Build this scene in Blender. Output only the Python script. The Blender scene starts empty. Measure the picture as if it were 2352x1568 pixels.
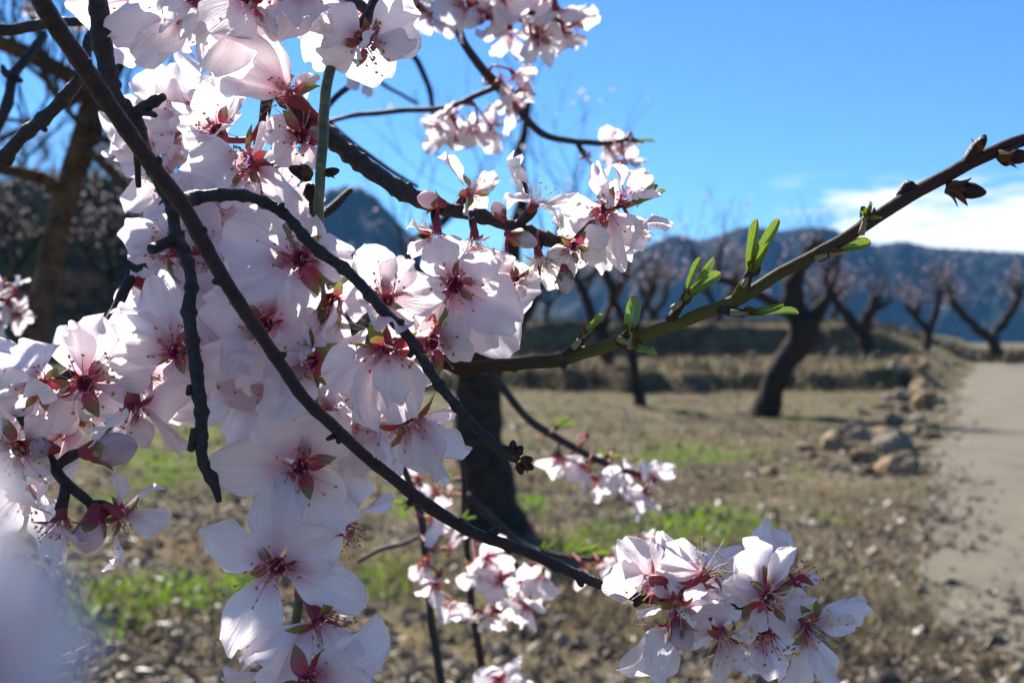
import bpy, math, random
import numpy as np
from mathutils import Vector, Matrix

R = random.Random(7)
NR = np.random.default_rng(7)
sc = bpy.context.scene
C = sc.collection
CAMH = 1.3                 # lens height above the ground
PW = 2352.0                # photo units across; focal length = sensor width, so 1 m at 1 m spans the frame

# ------------------------------------------------------------------ camera
cam_d = bpy.data.cameras.new('camera')
cam = bpy.data.objects.new('camera', cam_d)
C.objects.link(cam)
cam.location = (0, 0, CAMH)
cam.rotation_euler = (math.radians(90), 0, 0)
cam_d.sensor_width = 36
cam_d.lens = 36
cam_d.clip_start = 0.004
cam_d.clip_end = 6000
cam_d.dof.use_dof = True
cam_d.dof.focus_distance = 0.262
cam_d.dof.aperture_fstop = 19.5
sc.camera = cam

# ------------------------------------------------------------------ sky and sun
SUN_EL, SUN_AZ = math.radians(41), math.radians(-26)     # azimuth from +Y, negative = left of the view
w = bpy.data.worlds.new('World')
sc.world = w
w.use_nodes = True
nt = w.node_tree
nt.nodes.clear()
wo = nt.nodes.new('ShaderNodeOutputWorld')
bg = nt.nodes.new('ShaderNodeBackground')
sky = nt.nodes.new('ShaderNodeTexSky')
sky.sky_type = 'NISHITA'
sky.sun_disc = False
sky.sun_elevation = SUN_EL
sky.sun_rotation = SUN_AZ
sky.altitude = 600
sky.air_density = 1.0
sky.dust_density = 0.0
sky.ozone_density = 4.0
bg.inputs['Strength'].default_value = 0.051
# low clouds: noise in direction space, kept to a bank above the right-hand ridge
tc = nt.nodes.new('ShaderNodeTexCoord')
sep = nt.nodes.new('ShaderNodeSeparateXYZ')
nt.links.new(tc.outputs['Generated'], sep.inputs[0])


def wmath(op, a, b=None, c=None):
    n = nt.nodes.new('ShaderNodeMath')
    n.operation = op
    for i, v in enumerate((a, b, c)):
        if v is None:
            continue
        if isinstance(v, (int, float)):
            n.inputs[i].default_value = v
        else:
            nt.links.new(v, n.inputs[i])
    return n.outputs[0]


mp = nt.nodes.new('ShaderNodeMapping')
mp.inputs['Scale'].default_value = (7, 7, 34)
mp.inputs['Location'].default_value = (0.3, 0.0, 0.35)
nt.links.new(tc.outputs['Generated'], mp.inputs[0])
no = nt.nodes.new('ShaderNodeTexNoise')
no.inputs['Scale'].default_value = 1.6
no.inputs['Detail'].default_value = 9
no.inputs['Roughness'].default_value = 0.55
nt.links.new(mp.outputs[0], no.inputs['Vector'])
az = wmath('ARCTAN2', sep.outputs[0], sep.outputs[1])
band = wmath('SUBTRACT', 1.0, wmath('ABSOLUTE', wmath('DIVIDE', wmath('SUBTRACT', sep.outputs[2], 0.100), 0.058)))
side = wmath('SUBTRACT', 1.0, wmath('ABSOLUTE', wmath('DIVIDE', wmath('SUBTRACT', az, 0.53), 0.29)))
m0 = wmath('MINIMUM', band, wmath('MULTIPLY', side, 1.6))
dens = wmath('ADD', wmath('MULTIPLY', m0, 1.25), wmath('MULTIPLY', wmath('SUBTRACT', no.outputs[0], 0.53), 3.6))
dens = wmath('MINIMUM', wmath('MAXIMUM', wmath('MULTIPLY', dens, 1.6), 0.0), 1.0)
dens = wmath('MULTIPLY', dens, wmath('MINIMUM', wmath('MAXIMUM', wmath('MULTIPLY', m0, 3.0), 0.0), 1.0))
cl = nt.nodes.new('ShaderNodeMix')
cl.data_type = 'RGBA'
nt.links.new(dens, cl.inputs['Factor'])
tintn = nt.nodes.new('ShaderNodeMix')
tintn.data_type = 'RGBA'
tintn.blend_type = 'MULTIPLY'
tintn.inputs['Factor'].default_value = 1.0
tintn.inputs['B'].default_value = (0.61, 0.96, 1.28, 1)      # the clear saturated blue of a winter noon
nt.links.new(sky.outputs[0], tintn.inputs['A'])
nt.links.new(tintn.outputs['Result'], cl.inputs['A'])
cl.inputs['B'].default_value = (9.6, 9.8, 10.2, 1)
nt.links.new(cl.outputs['Result'], bg.inputs['Color'])
nt.links.new(bg.outputs[0], wo.inputs[0])

SUN = Vector((math.sin(SUN_AZ) * math.cos(SUN_EL), math.cos(SUN_AZ) * math.cos(SUN_EL), math.sin(SUN_EL)))
sl = bpy.data.lights.new('sun', 'SUN')
sl.energy = 5.0
sl.angle = math.radians(0.55)
sl.color = (1.0, 0.94, 0.85)
so = bpy.data.objects.new('sun', sl)
C.objects.link(so)
so.rotation_euler = SUN.to_track_quat('Z', 'Y').to_euler()
so.location = (0, 0, 30)

sc.view_settings.view_transform = 'Standard'
sc.view_settings.look = 'None'
sc.view_settings.exposure = 1.3
sc.view_settings.gamma = 1.0
sc.view_settings.use_curve_mapping = False
sc.cycles.max_bounces = 10
sc.cycles.diffuse_bounces = 5
sc.cycles.transmission_bounces = 8
sc.cycles.volume_bounces = 0

# ------------------------------------------------------------------ helpers


def P(px, py, d):
    """A point of the place: seen at (px, py) of the photograph (2352 x 1568), d metres ahead."""
    return Vector(((px - 1176.0) / PW * d, d, CAMH + (784.0 - py) / PW * d))


def new_mat(name):
    m = bpy.data.materials.new(name)
    m.use_nodes = True
    m.node_tree.nodes.clear()
    return m


class NT:
    def __init__(self, m):
        self.t = m.node_tree

    def n(self, typ, **kw):
        n = self.t.nodes.new(typ)
        for k, v in kw.items():
            setattr(n, k, v)
        return n

    def set(self, sock, v):
        if isinstance(v, bpy.types.NodeSocket):
            self.t.links.new(v, sock)
        else:
            sock.default_value = v

    def math(self, op, a, b=0.0):
        n = self.n('ShaderNodeMath', operation=op)
        self.set(n.inputs[0], a)
        self.set(n.inputs[1], b)
        return n.outputs[0]

    def attr(self, name):
        return self.n('ShaderNodeAttribute', attribute_name=name).outputs['Fac']

    def pos(self):
        return self.n('ShaderNodeNewGeometry').outputs['Position']

    def obj(self):
        return self.n('ShaderNodeTexCoord').outputs['Object']

    def noise(self, vec, scale, detail=3, rough=0.5, sc3=None):
        if sc3 is not None:
            mpn = self.n('ShaderNodeMapping')
            mpn.inputs['Scale'].default_value = sc3
            self.t.links.new(vec, mpn.inputs[0])
            vec = mpn.outputs[0]
        n = self.n('ShaderNodeTexNoise')
        self.t.links.new(vec, n.inputs['Vector'])
        n.inputs['Scale'].default_value = scale
        n.inputs['Detail'].default_value = detail
        n.inputs['Roughness'].default_value = rough
        return n.outputs['Fac']

    def ramp(self, fac, stops, interp='LINEAR'):
        n = self.n('ShaderNodeValToRGB')
        n.color_ramp.interpolation = interp
        els = n.color_ramp.elements
        while len(els) < len(stops):
            els.new(0.5)
        for e, (p, c) in zip(els, stops):
            e.position = p
            e.color = (*c, 1) if len(c) == 3 else c
        self.set(n.inputs[0], fac)
        return n.outputs[0]

    def mix(self, fac, a, b, blend='MIX'):
        n = self.n('ShaderNodeMix', data_type='RGBA', blend_type=blend)
        self.set(n.inputs['Factor'], fac)
        self.set(n.inputs['A'], a if isinstance(a, bpy.types.NodeSocket) else (*a, 1))
        self.set(n.inputs['B'], b if isinstance(b, bpy.types.NodeSocket) else (*b, 1))
        return n.outputs['Result']

    def bump(self, h, strength, dist):
        n = self.n('ShaderNodeBump')
        n.inputs['Strength'].default_value = strength
        n.inputs['Distance'].default_value = dist
        self.set(n.inputs['Height'], h)
        return n.outputs[0]

    def out(self, sh):
        o = self.n('ShaderNodeOutputMaterial')
        self.t.links.new(sh, o.inputs[0])

    def pbsdf(self, col, rough=0.7, spec=0.3, bump=None):
        b = self.n('ShaderNodeBsdfPrincipled')
        self.set(b.inputs['Base Color'], col if isinstance(col, bpy.types.NodeSocket) else (*col, 1))
        self.set(b.inputs['Roughness'], rough)
        b.inputs['Specular IOR Level'].default_value = spec
        if bump is not None:
            self.t.links.new(bump, b.inputs['Normal'])
        return b.outputs[0]

    def thin(self, col, trans=0.5, gloss=0.05, grough=0.4, bump=None, tcol=None):
        """A thin sheet: reflects and lets light through."""
        d = self.n('ShaderNodeBsdfDiffuse')
        t = self.n('ShaderNodeBsdfTranslucent')
        g = self.n('ShaderNodeBsdfGlossy')
        g.inputs['Roughness'].default_value = grough
        for s, cc in ((d, col), (t, tcol if tcol is not None else col)):
            self.set(s.inputs[0], cc if isinstance(cc, bpy.types.NodeSocket) else (*cc, 1))
        if bump is not None:
            for s in (d, t, g):
                self.t.links.new(bump, s.inputs['Normal'])
        m1 = self.n('ShaderNodeMixShader')
        m1.inputs[0].default_value = trans
        self.t.links.new(d.outputs[0], m1.inputs[1])
        self.t.links.new(t.outputs[0], m1.inputs[2])
        m2 = self.n('ShaderNodeMixShader')
        m2.inputs[0].default_value = gloss
        self.t.links.new(m1.outputs[0], m2.inputs[1])
        self.t.links.new(g.outputs[0], m2.inputs[2])
        return m2.outputs[0]


def comb(N, x, y, z):
    n = N.n('ShaderNodeCombineXYZ')
    for i, v in enumerate((x, y, z)):
        N.set(n.inputs[i], v)
    return n.outputs[0]


# ------------------------------------------------------------------ materials
def petal_material(name, tint=(0.94, 0.868, 0.905), pink=(0.80, 0.42, 0.58), deep=(0.50, 0.03, 0.15), trans=0.64):
    m = new_mat(name)
    N = NT(m)
    al, ac = N.attr('along'), N.attr('across')
    rnd = N.n('ShaderNodeObjectInfo').outputs['Random']
    vein = N.noise(comb(N, N.math('MULTIPLY', ac, 16.0), N.math('MULTIPLY', al, 1.6), N.math('MULTIPLY', rnd, 40.0)), 1.0, 3, 0.6)
    blot = N.noise(comb(N, ac, al, N.math('MULTIPLY', rnd, 90.0)), 2.2, 3, 0.6)
    a2 = N.math('ADD', al, N.math('MULTIPLY', N.math('SUBTRACT', vein, 0.5), 0.16))
    a2 = N.math('ADD', a2, N.math('MULTIPLY', N.math('ABSOLUTE', ac), 0.10))
    col = N.ramp(a2, [(0.0, deep), (0.10, (0.66, 0.13, 0.30)), (0.22, pink), (0.46, tint), (1.0, tint)])
    pinkish = N.math('MULTIPLY', N.math('MULTIPLY', blot, rnd), 0.65)
    col = N.mix(pinkish, col, (0.88, 0.70, 0.80))
    col = N.mix(N.math('MULTIPLY', N.math('SUBTRACT', N.math('MULTIPLY', vein, 1.5), 0.60), 0.30), col, (0.70, 0.50, 0.62))
    edge = N.math('MULTIPLY', N.math('GREATER_THAN', N.math('ADD', al, N.math('MULTIPLY', blot, 0.25)), 1.13), 0.35)
    col = N.mix(edge, col, (0.62, 0.42, 0.34))
    bp = N.bump(N.math('ADD', vein, N.math('MULTIPLY', blot, 0.8)), 0.8, 0.0010)
    N.out(N.thin(col, trans, 0.035, 0.45, bp, N.mix(0.4, col, (0.97, 0.93, 0.93))))
    return m


M = {}
M['petal'] = petal_material('petal')
M['petal_cream'] = petal_material('petal_cream', (0.90, 0.875, 0.85), (0.84, 0.62, 0.64), (0.60, 0.12, 0.18))


def sepal_material():
    m = new_mat('sepal')
    N = NT(m)
    al = N.attr('along')
    rnd = N.n('ShaderNodeObjectInfo').outputs['Random']
    n1 = N.noise(N.obj(), 3.0, 3)
    a2 = N.math('ADD', al, N.math('MULTIPLY', N.math('SUBTRACT', rnd, 0.5), 0.5))
    a2 = N.math('ADD', a2, N.math('MULTIPLY', N.math('SUBTRACT', n1, 0.5), 0.4))
    col = N.ramp(a2, [(0.0, (0.42, 0.022, 0.075)), (0.26, (0.36, 0.045, 0.05)), (0.52, (0.23, 0.13, 0.04)), (0.85, (0.23, 0.25, 0.05))])
    N.out(N.thin(col, 0.38, 0.06, 0.4))
    return m


M['sepal'] = sepal_material()


def simple(name, col, rough=0.6, spec=0.3):
    m = new_mat(name)
    N = NT(m)
    N.out(N.pbsdf(col, rough, spec))
    return m


m = new_mat('calyx')
N = NT(m)
N.out(N.pbsdf(N.ramp(N.attr('along'), [(0, (0.26, 0.025, 0.04)), (0.5, (0.25, 0.035, 0.045)), (1, (0.20, 0.10, 0.03))]), 0.5, 0.3))
M['calyx'] = m
m = new_mat('cup')
N = NT(m)
N.out(N.thin((0.44, 0.05, 0.14), 0.4, 0.04))
M['cup'] = m
m = new_mat('filament')
N = NT(m)
N.out(N.thin(N.ramp(N.attr('along'), [(0, (0.48, 0.03, 0.13)), (0.4, (0.68, 0.16, 0.30)), (1, (0.86, 0.60, 0.66))]), 0.4, 0.04))
M['filament'] = m
m = new_mat('filament_pale')
N = NT(m)
N.out(N.thin(N.ramp(N.attr('along'), [(0, (0.55, 0.20, 0.22)), (0.3, (0.82, 0.70, 0.66)), (1, (0.88, 0.84, 0.78))]), 0.4, 0.04))
M['filament_pale'] = m
M['anther'] = simple('anther', (0.42, 0.22, 0.05), 0.7)
M['anther_yellow'] = simple('anther_yellow', (0.62, 0.40, 0.04), 0.7)


def bark(name, c1, c2, rough=0.6, spec=0.35, bd=0.0007, k=1.0):
    m = new_mat(name)
    N = NT(m)
    al, an = N.attr('along'), N.attr('around')
    v = comb(N, N.math('MULTIPLY', an, 1.2), N.math('MULTIPLY', al, 900.0 * k), 0.0)
    ring = N.noise(v, 1.0, 4, 0.6)
    lump = N.noise(N.pos(), 260.0 * k, 4, 0.6)
    col = N.ramp(N.math('ADD', N.math('MULTIPLY', ring, 0.5), N.math('MULTIPLY', lump, 0.5)), [(0.36, c1), (0.62, c2)])
    spots = N.noise(N.pos(), 620.0 * k, 2, 0.5)
    col = N.mix(N.math('MULTIPLY', N.math('GREATER_THAN', spots, 0.70), 0.35), col, (0.16, 0.12, 0.10))
    h = N.math('ADD', ring, N.math('MULTIPLY', lump, 0.8))
    N.out(N.pbsdf(col, rough, spec, N.bump(h, 0.75, bd / k)))
    return m


M['bark_brown'] = bark('bark_brown', (0.015, 0.008, 0.009), (0.050, 0.027, 0.027), 0.5, 0.35, 0.0014)
M['bark_dark'] = bark('bark_dark', (0.009, 0.008, 0.009), (0.040, 0.032, 0.031), 0.6, 0.4, 0.0012)
M['bark_far'] = bark('bark_far', (0.032, 0.021, 0.014), (0.165, 0.100, 0.058), 0.85, 0.2, 0.0012, 0.10)
M['bark_tree'] = bark('bark_tree', (0.018, 0.014, 0.012), (0.062, 0.046, 0.036), 0.9, 0.15, 0.0012, 0.05)

m = new_mat('green_stem')
N = NT(m)
al = N.attr('along')
lump = N.noise(N.pos(), 300, 3)
dots = N.noise(N.pos(), 900, 1)
col = N.ramp(lump, [(0.35, (0.060, 0.050, 0.018)), (0.65, (0.125, 0.115, 0.035))])
col = N.mix(N.math('MULTIPLY', N.math('GREATER_THAN', dots, 0.68), 0.6), col, (0.24, 0.20, 0.12))
N.out(N.pbsdf(col, 0.4, 0.45, N.bump(lump, 0.4, 0.0006)))
M['green_stem'] = m

m = new_mat('olive_twig')      # brown-purple at the base, green in the middle, wine red at the tip
N = NT(m)
al = N.attr('frac')
lump = N.noise(N.pos(), 300, 3)
side = N.noise(comb(N, N.math('MULTIPLY', N.attr('around'), 1.3), N.math('MULTIPLY', N.attr('along'), 12.0), 0.0), 1.0, 2)
a2 = N.math('ADD', al, N.math('MULTIPLY', N.math('SUBTRACT', side, 0.5), 0.25))
col = N.ramp(a2, [(0.0, (0.045, 0.028, 0.022)), (0.20, (0.060, 0.045, 0.024)), (0.30, (0.130, 0.120, 0.030)), (0.52, (0.105, 0.095, 0.032)), (0.66, (0.075, 0.045, 0.035)), (0.85, (0.062, 0.030, 0.032)), (1.0, (0.085, 0.030, 0.030))])
col = N.mix(N.math('MULTIPLY', lump, 0.25), col, (0.04, 0.03, 0.02))
N.out(N.pbsdf(col, 0.75, 0.12, N.bump(lump, 0.6, 0.0009)))
M['olive_twig'] = m

m = new_mat('leaf')
N = NT(m)
ac, al = N.attr('across'), N.attr('along')
rib = N.math('LESS_THAN', N.math('ABSOLUTE', ac), 0.10)
v = N.noise(comb(N, N.math('MULTIPLY', ac, 3.0), N.math('MULTIPLY', al, 14.0), 0.0), 1.0, 2)
col = N.ramp(v, [(0.3, (0.115, 0.200, 0.020)), (0.7, (0.225, 0.330, 0.035))])
col = N.mix(N.math('MULTIPLY', rib, 0.6), col, (0.34, 0.42, 0.10))
col = N.mix(N.math('MULTIPLY', N.math('GREATER_THAN', al, 0.93), 0.6), col, (0.35, 0.20, 0.05))
N.out(N.thin(col, 0.42, 0.08, 0.35, None))
M['leaf'] = m
M['shoot'] = simple('shoot', (0.24, 0.20, 0.10), 0.55)
M['bud_scale'] = simple('bud_scale', (0.036, 0.013, 0.014), 0.6, 0.25)
M['brown_scale'] = simple('brown_scale', (0.10, 0.045, 0.018), 0.6, 0.3)
M['mid_petal'] = petal_material('mid_petal', (0.88, 0.82, 0.85), (0.80, 0.40, 0.52), (0.45, 0.02, 0.08))
m = new_mat('far_petal')
N = NT(m)
N.out(N.thin((0.80, 0.60, 0.66), 0.5, 0.02))
M['far_petal'] = m
m = new_mat('white_petal')
N = NT(m)
N.out(N.thin((0.86, 0.78, 0.80), 0.5, 0.02))
M['white_petal'] = m
M['far_twig'] = simple('far_twig', (0.060, 0.042, 0.035), 0.85, 0.15)

# ------------------------------------------------------------------ mesh + object helpers
COUNT = {}


def mesh(name, verts, faces, mats, attrs=None, smooth=True, midx=None):
    me = bpy.data.meshes.new(name)
    me.from_pydata([tuple(v) for v in verts], [], [tuple(f) for f in faces])
    for mt in (mats if isinstance(mats, (list, tuple)) else [mats]):
        me.materials.append(mt)
    if smooth:
        me.polygons.foreach_set('use_smooth', [True] * len(me.polygons))
    if midx is not None:
        me.polygons.foreach_set('material_index', midx)
    for k, v in (attrs or {}).items():
        a = me.attributes.new(k, 'FLOAT', 'POINT')
        a.data.foreach_set('value', np.asarray(v, dtype=np.float32))
    me.update()
    return me


def link(name, me, parent=None, mat=None, kind=None):
    o = bpy.data.objects.new(name, me)
    C.objects.link(o)
    if parent is not None:
        o.parent = parent
    if mat is not None:
        o.matrix_basis = mat
    if kind:
        o['kind'] = kind
    return o


def tag(o, label, cat, group=None):
    o['label'] = label
    o['category'] = cat
    if group:
        o['group'] = group
    return o


def thing(name, loc, label, cat, group=None):
    o = bpy.data.objects.new(name, None)
    o.empty_display_size = 0.01
    C.objects.link(o)
    o.location = loc
    return tag(o, label, cat, group)


def catmull(pts, rad, step):
    """Smooth path through pts with radii; returns arrays."""
    out, ro = [], []
    n = len(pts)
    for i in range(n - 1):
        p0, p1, p2, p3 = pts[max(i - 1, 0)], pts[i], pts[i + 1], pts[min(i + 2, n - 1)]
        k = max(2, int((p2 - p1).length / step))
        for j in range(k):
            t = j / k
            out.append(0.5 * ((2 * p1) + (p2 - p0) * t + (2 * p0 - 5 * p1 + 4 * p2 - p3) * t * t + (3 * p1 - p0 - 3 * p2 + p3) * t ** 3))
            ro.append(rad[i] + (rad[i + 1] - rad[i]) * t)
    out.append(pts[-1])
    ro.append(rad[-1])
    return out, ro


def tube(pts, rad, sides=10, step=0.0015, rough=0.05, rings=0.0, wander=0.0, seed=0, cap=True, origin=None, wfreq=None):
    """Bark-covered limb: wandering axis, uneven radius, rings of old bud scars. Returns verts, faces, attrs, axis."""
    rr = random.Random(seed)
    ax, ra = catmull(pts, rad, step)
    n = len(ax)
    if wander:
        ph = [rr.uniform(0, 6.28) for _ in range(6)]
        L = 0.0
        for i in range(1, n - 1):
            L += (ax[i] - ax[i - 1]).length
            e = min(1.0, i / 6, (n - 1 - i) / 6) * wander
            q = L * wfreq if wfreq else L / wander * 0.16
            ax[i] = ax[i] + Vector((math.sin(q + ph[0]) + 0.5 * math.sin(2.3 * q + ph[1]), math.sin(1.1 * q + ph[2]), math.sin(0.9 * q + ph[3]) + 0.5 * math.sin(2.1 * q + ph[4]))) * (0.28 * e)
    T = [(ax[min(i + 1, n - 1)] - ax[max(i - 1, 0)]).normalized() for i in range(n)]
    up = Vector((0, 0, 1)) if abs(T[0].z) < 0.9 else Vector((1, 0, 0))
    U = (up - T[0] * up.dot(T[0])).normalized()
    V, F, al, an, fr = [], [], [], [], []
    org = origin or Vector((0, 0, 0))
    L = 0.0
    bumpv = [1.0] * n
    if rings:
        i = rr.randint(2, 6)
        while i < n - 2:
            a = rr.uniform(0.3, 1.0) * rings
            for dj, f in ((-1, 0.45), (0, 1.0), (1, 0.6)):
                bumpv[min(max(i + dj, 0), n - 1)] += a * f
            i += rr.randint(3, 9)
    walk = [rr.uniform(-1, 1) for _ in range(sides)]
    for i in range(n):
        if i:
            L += (ax[i] - ax[i - 1]).length
            U = (U - T[i] * U.dot(T[i])).normalized()
        W = T[i].cross(U)
        for s in range(sides):
            walk[s] = walk[s] * 0.78 + rr.uniform(-1, 1) * 0.5
            a = 2 * math.pi * s / sides
            r = ra[i] * bumpv[i] * (1 + rough * walk[s])
            V.append(ax[i] + (U * math.cos(a) + W * math.sin(a)) * r - org)
            al.append(L)
            an.append(math.sin(a) * 2 + math.cos(a))
            fr.append(i / max(1, n - 1))
    for i in range(n - 1):
        for s in range(sides):
            a, b = i * sides + s, i * sides + (s + 1) % sides
            F.append((a, b, b + sides, a + sides))
    if cap:
        for i0, rev in ((0, True), (n - 1, False)):
            V.append(ax[i0] + T[i0] * (ra[i0] * (0.4 if i0 else -0.4)) - org)
            al.append(L if i0 else 0)
            an.append(0)
            fr.append(1.0 if i0 else 0.0)
            c = len(V) - 1
            for s in range(sides):
                a, b = i0 * sides + s, i0 * sides + (s + 1) % sides
                F.append((b, a, c) if rev else (a, b, c))
    return V, F, {'along': al, 'around': an, 'frac': fr}, ax


def merge(parts):
    V, F, A = [], [], {}
    for v, f, a in parts:
        o = len(V)
        V += list(v)
        F += [tuple(i + o for i in q) for q in f]
        for k in a:
            A.setdefault(k, []).extend(a[k])
    return V, F, A


def limb(name, px, parent, mat, sides=10, step=0.0015, rough=0.05, rings=0.0, wander=0.0, seed=0, extra=None, wfreq=None):
    """px: list of (x, y, distance, width in photo px). Child of parent, in the parent's space."""
    pts = [P(x, y, d) for x, y, d, _ in px]
    rad = [wd * 0.5 / PW * d for _, _, d, wd in px]
    org = parent.location
    v, f, a, ax = tube(pts, rad, sides, step, rough, rings, wander, seed, True, org, wfreq)
    if extra:
        v, f, a = merge([(v, f, a)] + extra)
    o = link(name, mesh(name, v, f, mat, a), parent)
    return o, ax


# ------------------------------------------------------------------ flower meshes (shared)
def petal_mesh(seed, mat, nu=15, nv=15):
    rr = random.Random(seed)
    notch = rr.choice([0.0, 0.02, 0.05, 0.09, 0.13])
    nx = rr.uniform(-0.12, 0.12)
    curl = rr.uniform(-0.25, 0.45)
    cup = rr.uniform(0.10, 0.42)
    fold = rr.uniform(-0.16, 0.16)
    skew = rr.uniform(-0.10, 0.10)
    tw = rr.uniform(-0.35, 0.35)
    ph = [rr.uniform(0, 6.28) for _ in range(8)]
    ruf, fq = rr.uniform(0.02, 0.075), rr.uniform(4.0, 7.5)
    crs, cx0 = rr.uniform(-0.10, 0.10), rr.uniform(-0.6, 0.5)
    amp = rr.uniform(0.025, 0.085)
    roll = rr.uniform(-0.12, 0.30)
    V, al, ac = [], [], []
    for j in range(nv + 1):
        t = j / nv
        W = 0.055 + 0.445 * (1 - (1 - min(1, t / 0.80)) ** 2.0) ** 1.25 if t < 0.80 else 0.50 - 0.10 * ((t - 0.80) / 0.2) ** 2
        for i in range(nu + 1):
            s = -1 + 2 * i / nu
            Ls = 1 - 0.34 * abs(s) ** 2.6 - notch * math.exp(-((s - nx) / 0.14) ** 2) + 0.020 * math.sin(6.5 * s + ph[0]) + 0.009 * math.sin(12 * s + ph[1]) + 0.003 * math.sin(25 * s + ph[7])
            edge = 1 + 0.035 * math.sin(11 * t + ph[2] + (2 if s > 0 else 0)) * abs(s) ** 3 * t
            x = s * W * edge + skew * t * t
            y = t * Ls
            z = curl * t * t * 0.8 + cup * x * x + fold * max(0, abs(s) - 0.3) * t
            z += amp * t * (math.sin(5.0 * s + 3 * t + ph[3]) + 0.7 * abs(s) * math.sin(9 * t + ph[4] + 3 * s) + 0.8 * t * math.sin(8.0 * s + ph[5]))
            z += tw * x * y * 0.6
            z += ruf * max(0.0, t - 0.55) ** 1.5 * 3.3 * (math.sin(fq * s + ph[5]) + 0.5 * math.sin(fq * 1.9 * s + ph[6]))
            z += crs * math.exp(-((s - cx0 - 0.25 * t) / 0.22) ** 2) * t
            z -= roll * max(0, t - 0.72) * 2.2 * (1 + 0.6 * s * math.sin(ph[6]))
            V.append((x, y, z))
            al.append(t)
            ac.append(s)
    F = [(j * (nu + 1) + i, j * (nu + 1) + i + 1, (j + 1) * (nu + 1) + i + 1, (j + 1) * (nu + 1) + i) for j in range(nv) for i in range(nu)]
    return mesh('petal', V, F, mat, {'along': al, 'across': ac})


PETALS = [petal_mesh(100 + i, M['petal']) for i in range(24)]
CREAM = [petal_mesh(200 + i, M['petal_cream']) for i in range(12)]
MIDP = [petal_mesh(300 + i, M['mid_petal'], 6, 7) for i in range(12)]


def blade_mesh(name, seed, mat, wmax=0.24, nu=4, nv=7, fold=0.5, curl=0.2, blunt=False):
    rr = random.Random(seed)
    V, al, ac = [], [], []
    c = curl * rr.uniform(-0.6, 1.3)
    for j in range(nv + 1):
        t = j / nv
        W = wmax * (0.30 * (1 - t) + math.sin(math.pi * min(1, t * 0.93 + 0.07) ** 0.9)) * (1 if t < 0.98 else 0.4)
        if blunt:
            W = wmax * min(1.0, 0.35 + 2.2 * t) * math.sqrt(max(0.0, 1 - max(0.0, (t - 0.72) / 0.285) ** 2.2)) * (0.9 + 0.1 * math.sin(5 * t + seed))
        for i in range(nu + 1):
            s = -1 + 2 * i / nu
            V.append((s * W + 0.05 * math.sin(3 * t + seed), t, fold * W * abs(s) + c * t * t + 0.02 * math.sin(6 * t + 2 * s + seed)))
            al.append(t)
            ac.append(s)
    F = [(j * (nu + 1) + i, j * (nu + 1) + i + 1, (j + 1) * (nu + 1) + i + 1, (j + 1) * (nu + 1) + i) for j in range(nv) for i in range(nu)]
    return mesh(name, V, F, mat, {'along': al, 'across': ac})


SEPALS = [blade_mesh('sepal', 10 + i, M['sepal'], 0.25, 4, 6, 0.35, -0.25) for i in range(6)]
LEAVES = [blade_mesh('leaf', 40 + i, M['leaf'], 0.16, 6, 14, 0.8, 0.3, True) for i in range(6)]
SCALES = [blade_mesh('scale', 60 + i, M['brown_scale'], 0.3, 4, 5, 0.5, -0.3) for i in range(4)]


def lathe(name, prof, mats, sides=12, split=None):
    V, F, al, mi = [], [], [], []
    for j, (r, z) in enumerate(prof):
        for s in range(sides):
            a = 2 * math.pi * s / sides
            V.append((r * math.cos(a), r * math.sin(a), z))
            al.append(j / (len(prof) - 1))
    for j in range(len(prof) - 1):
        for s in range(sides):
            F.append((j * sides + s, j * sides + (s + 1) % sides, (j + 1) * sides + (s + 1) % sides, (j + 1) * sides + s))
            mi.append(1 if split is not None and j >= split else 0)
    return mesh(name, V, F, mats, {'along': al}, midx=mi)


CALYX = lathe('calyx', [(0.0002, -6.6e-3), (1.2e-3, -6.4e-3), (1.9e-3, -5e-3), (2.5e-3, -2.8e-3), (2.7e-3, -0.9e-3), (3.0e-3, 0.1e-3), (2.6e-3, 0.15e-3), (2.0e-3, -1.2e-3), (1.0e-3, -2.6e-3), (0.0001, -2.9e-3)], [M['calyx'], M['cup']], 14, 5)


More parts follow.
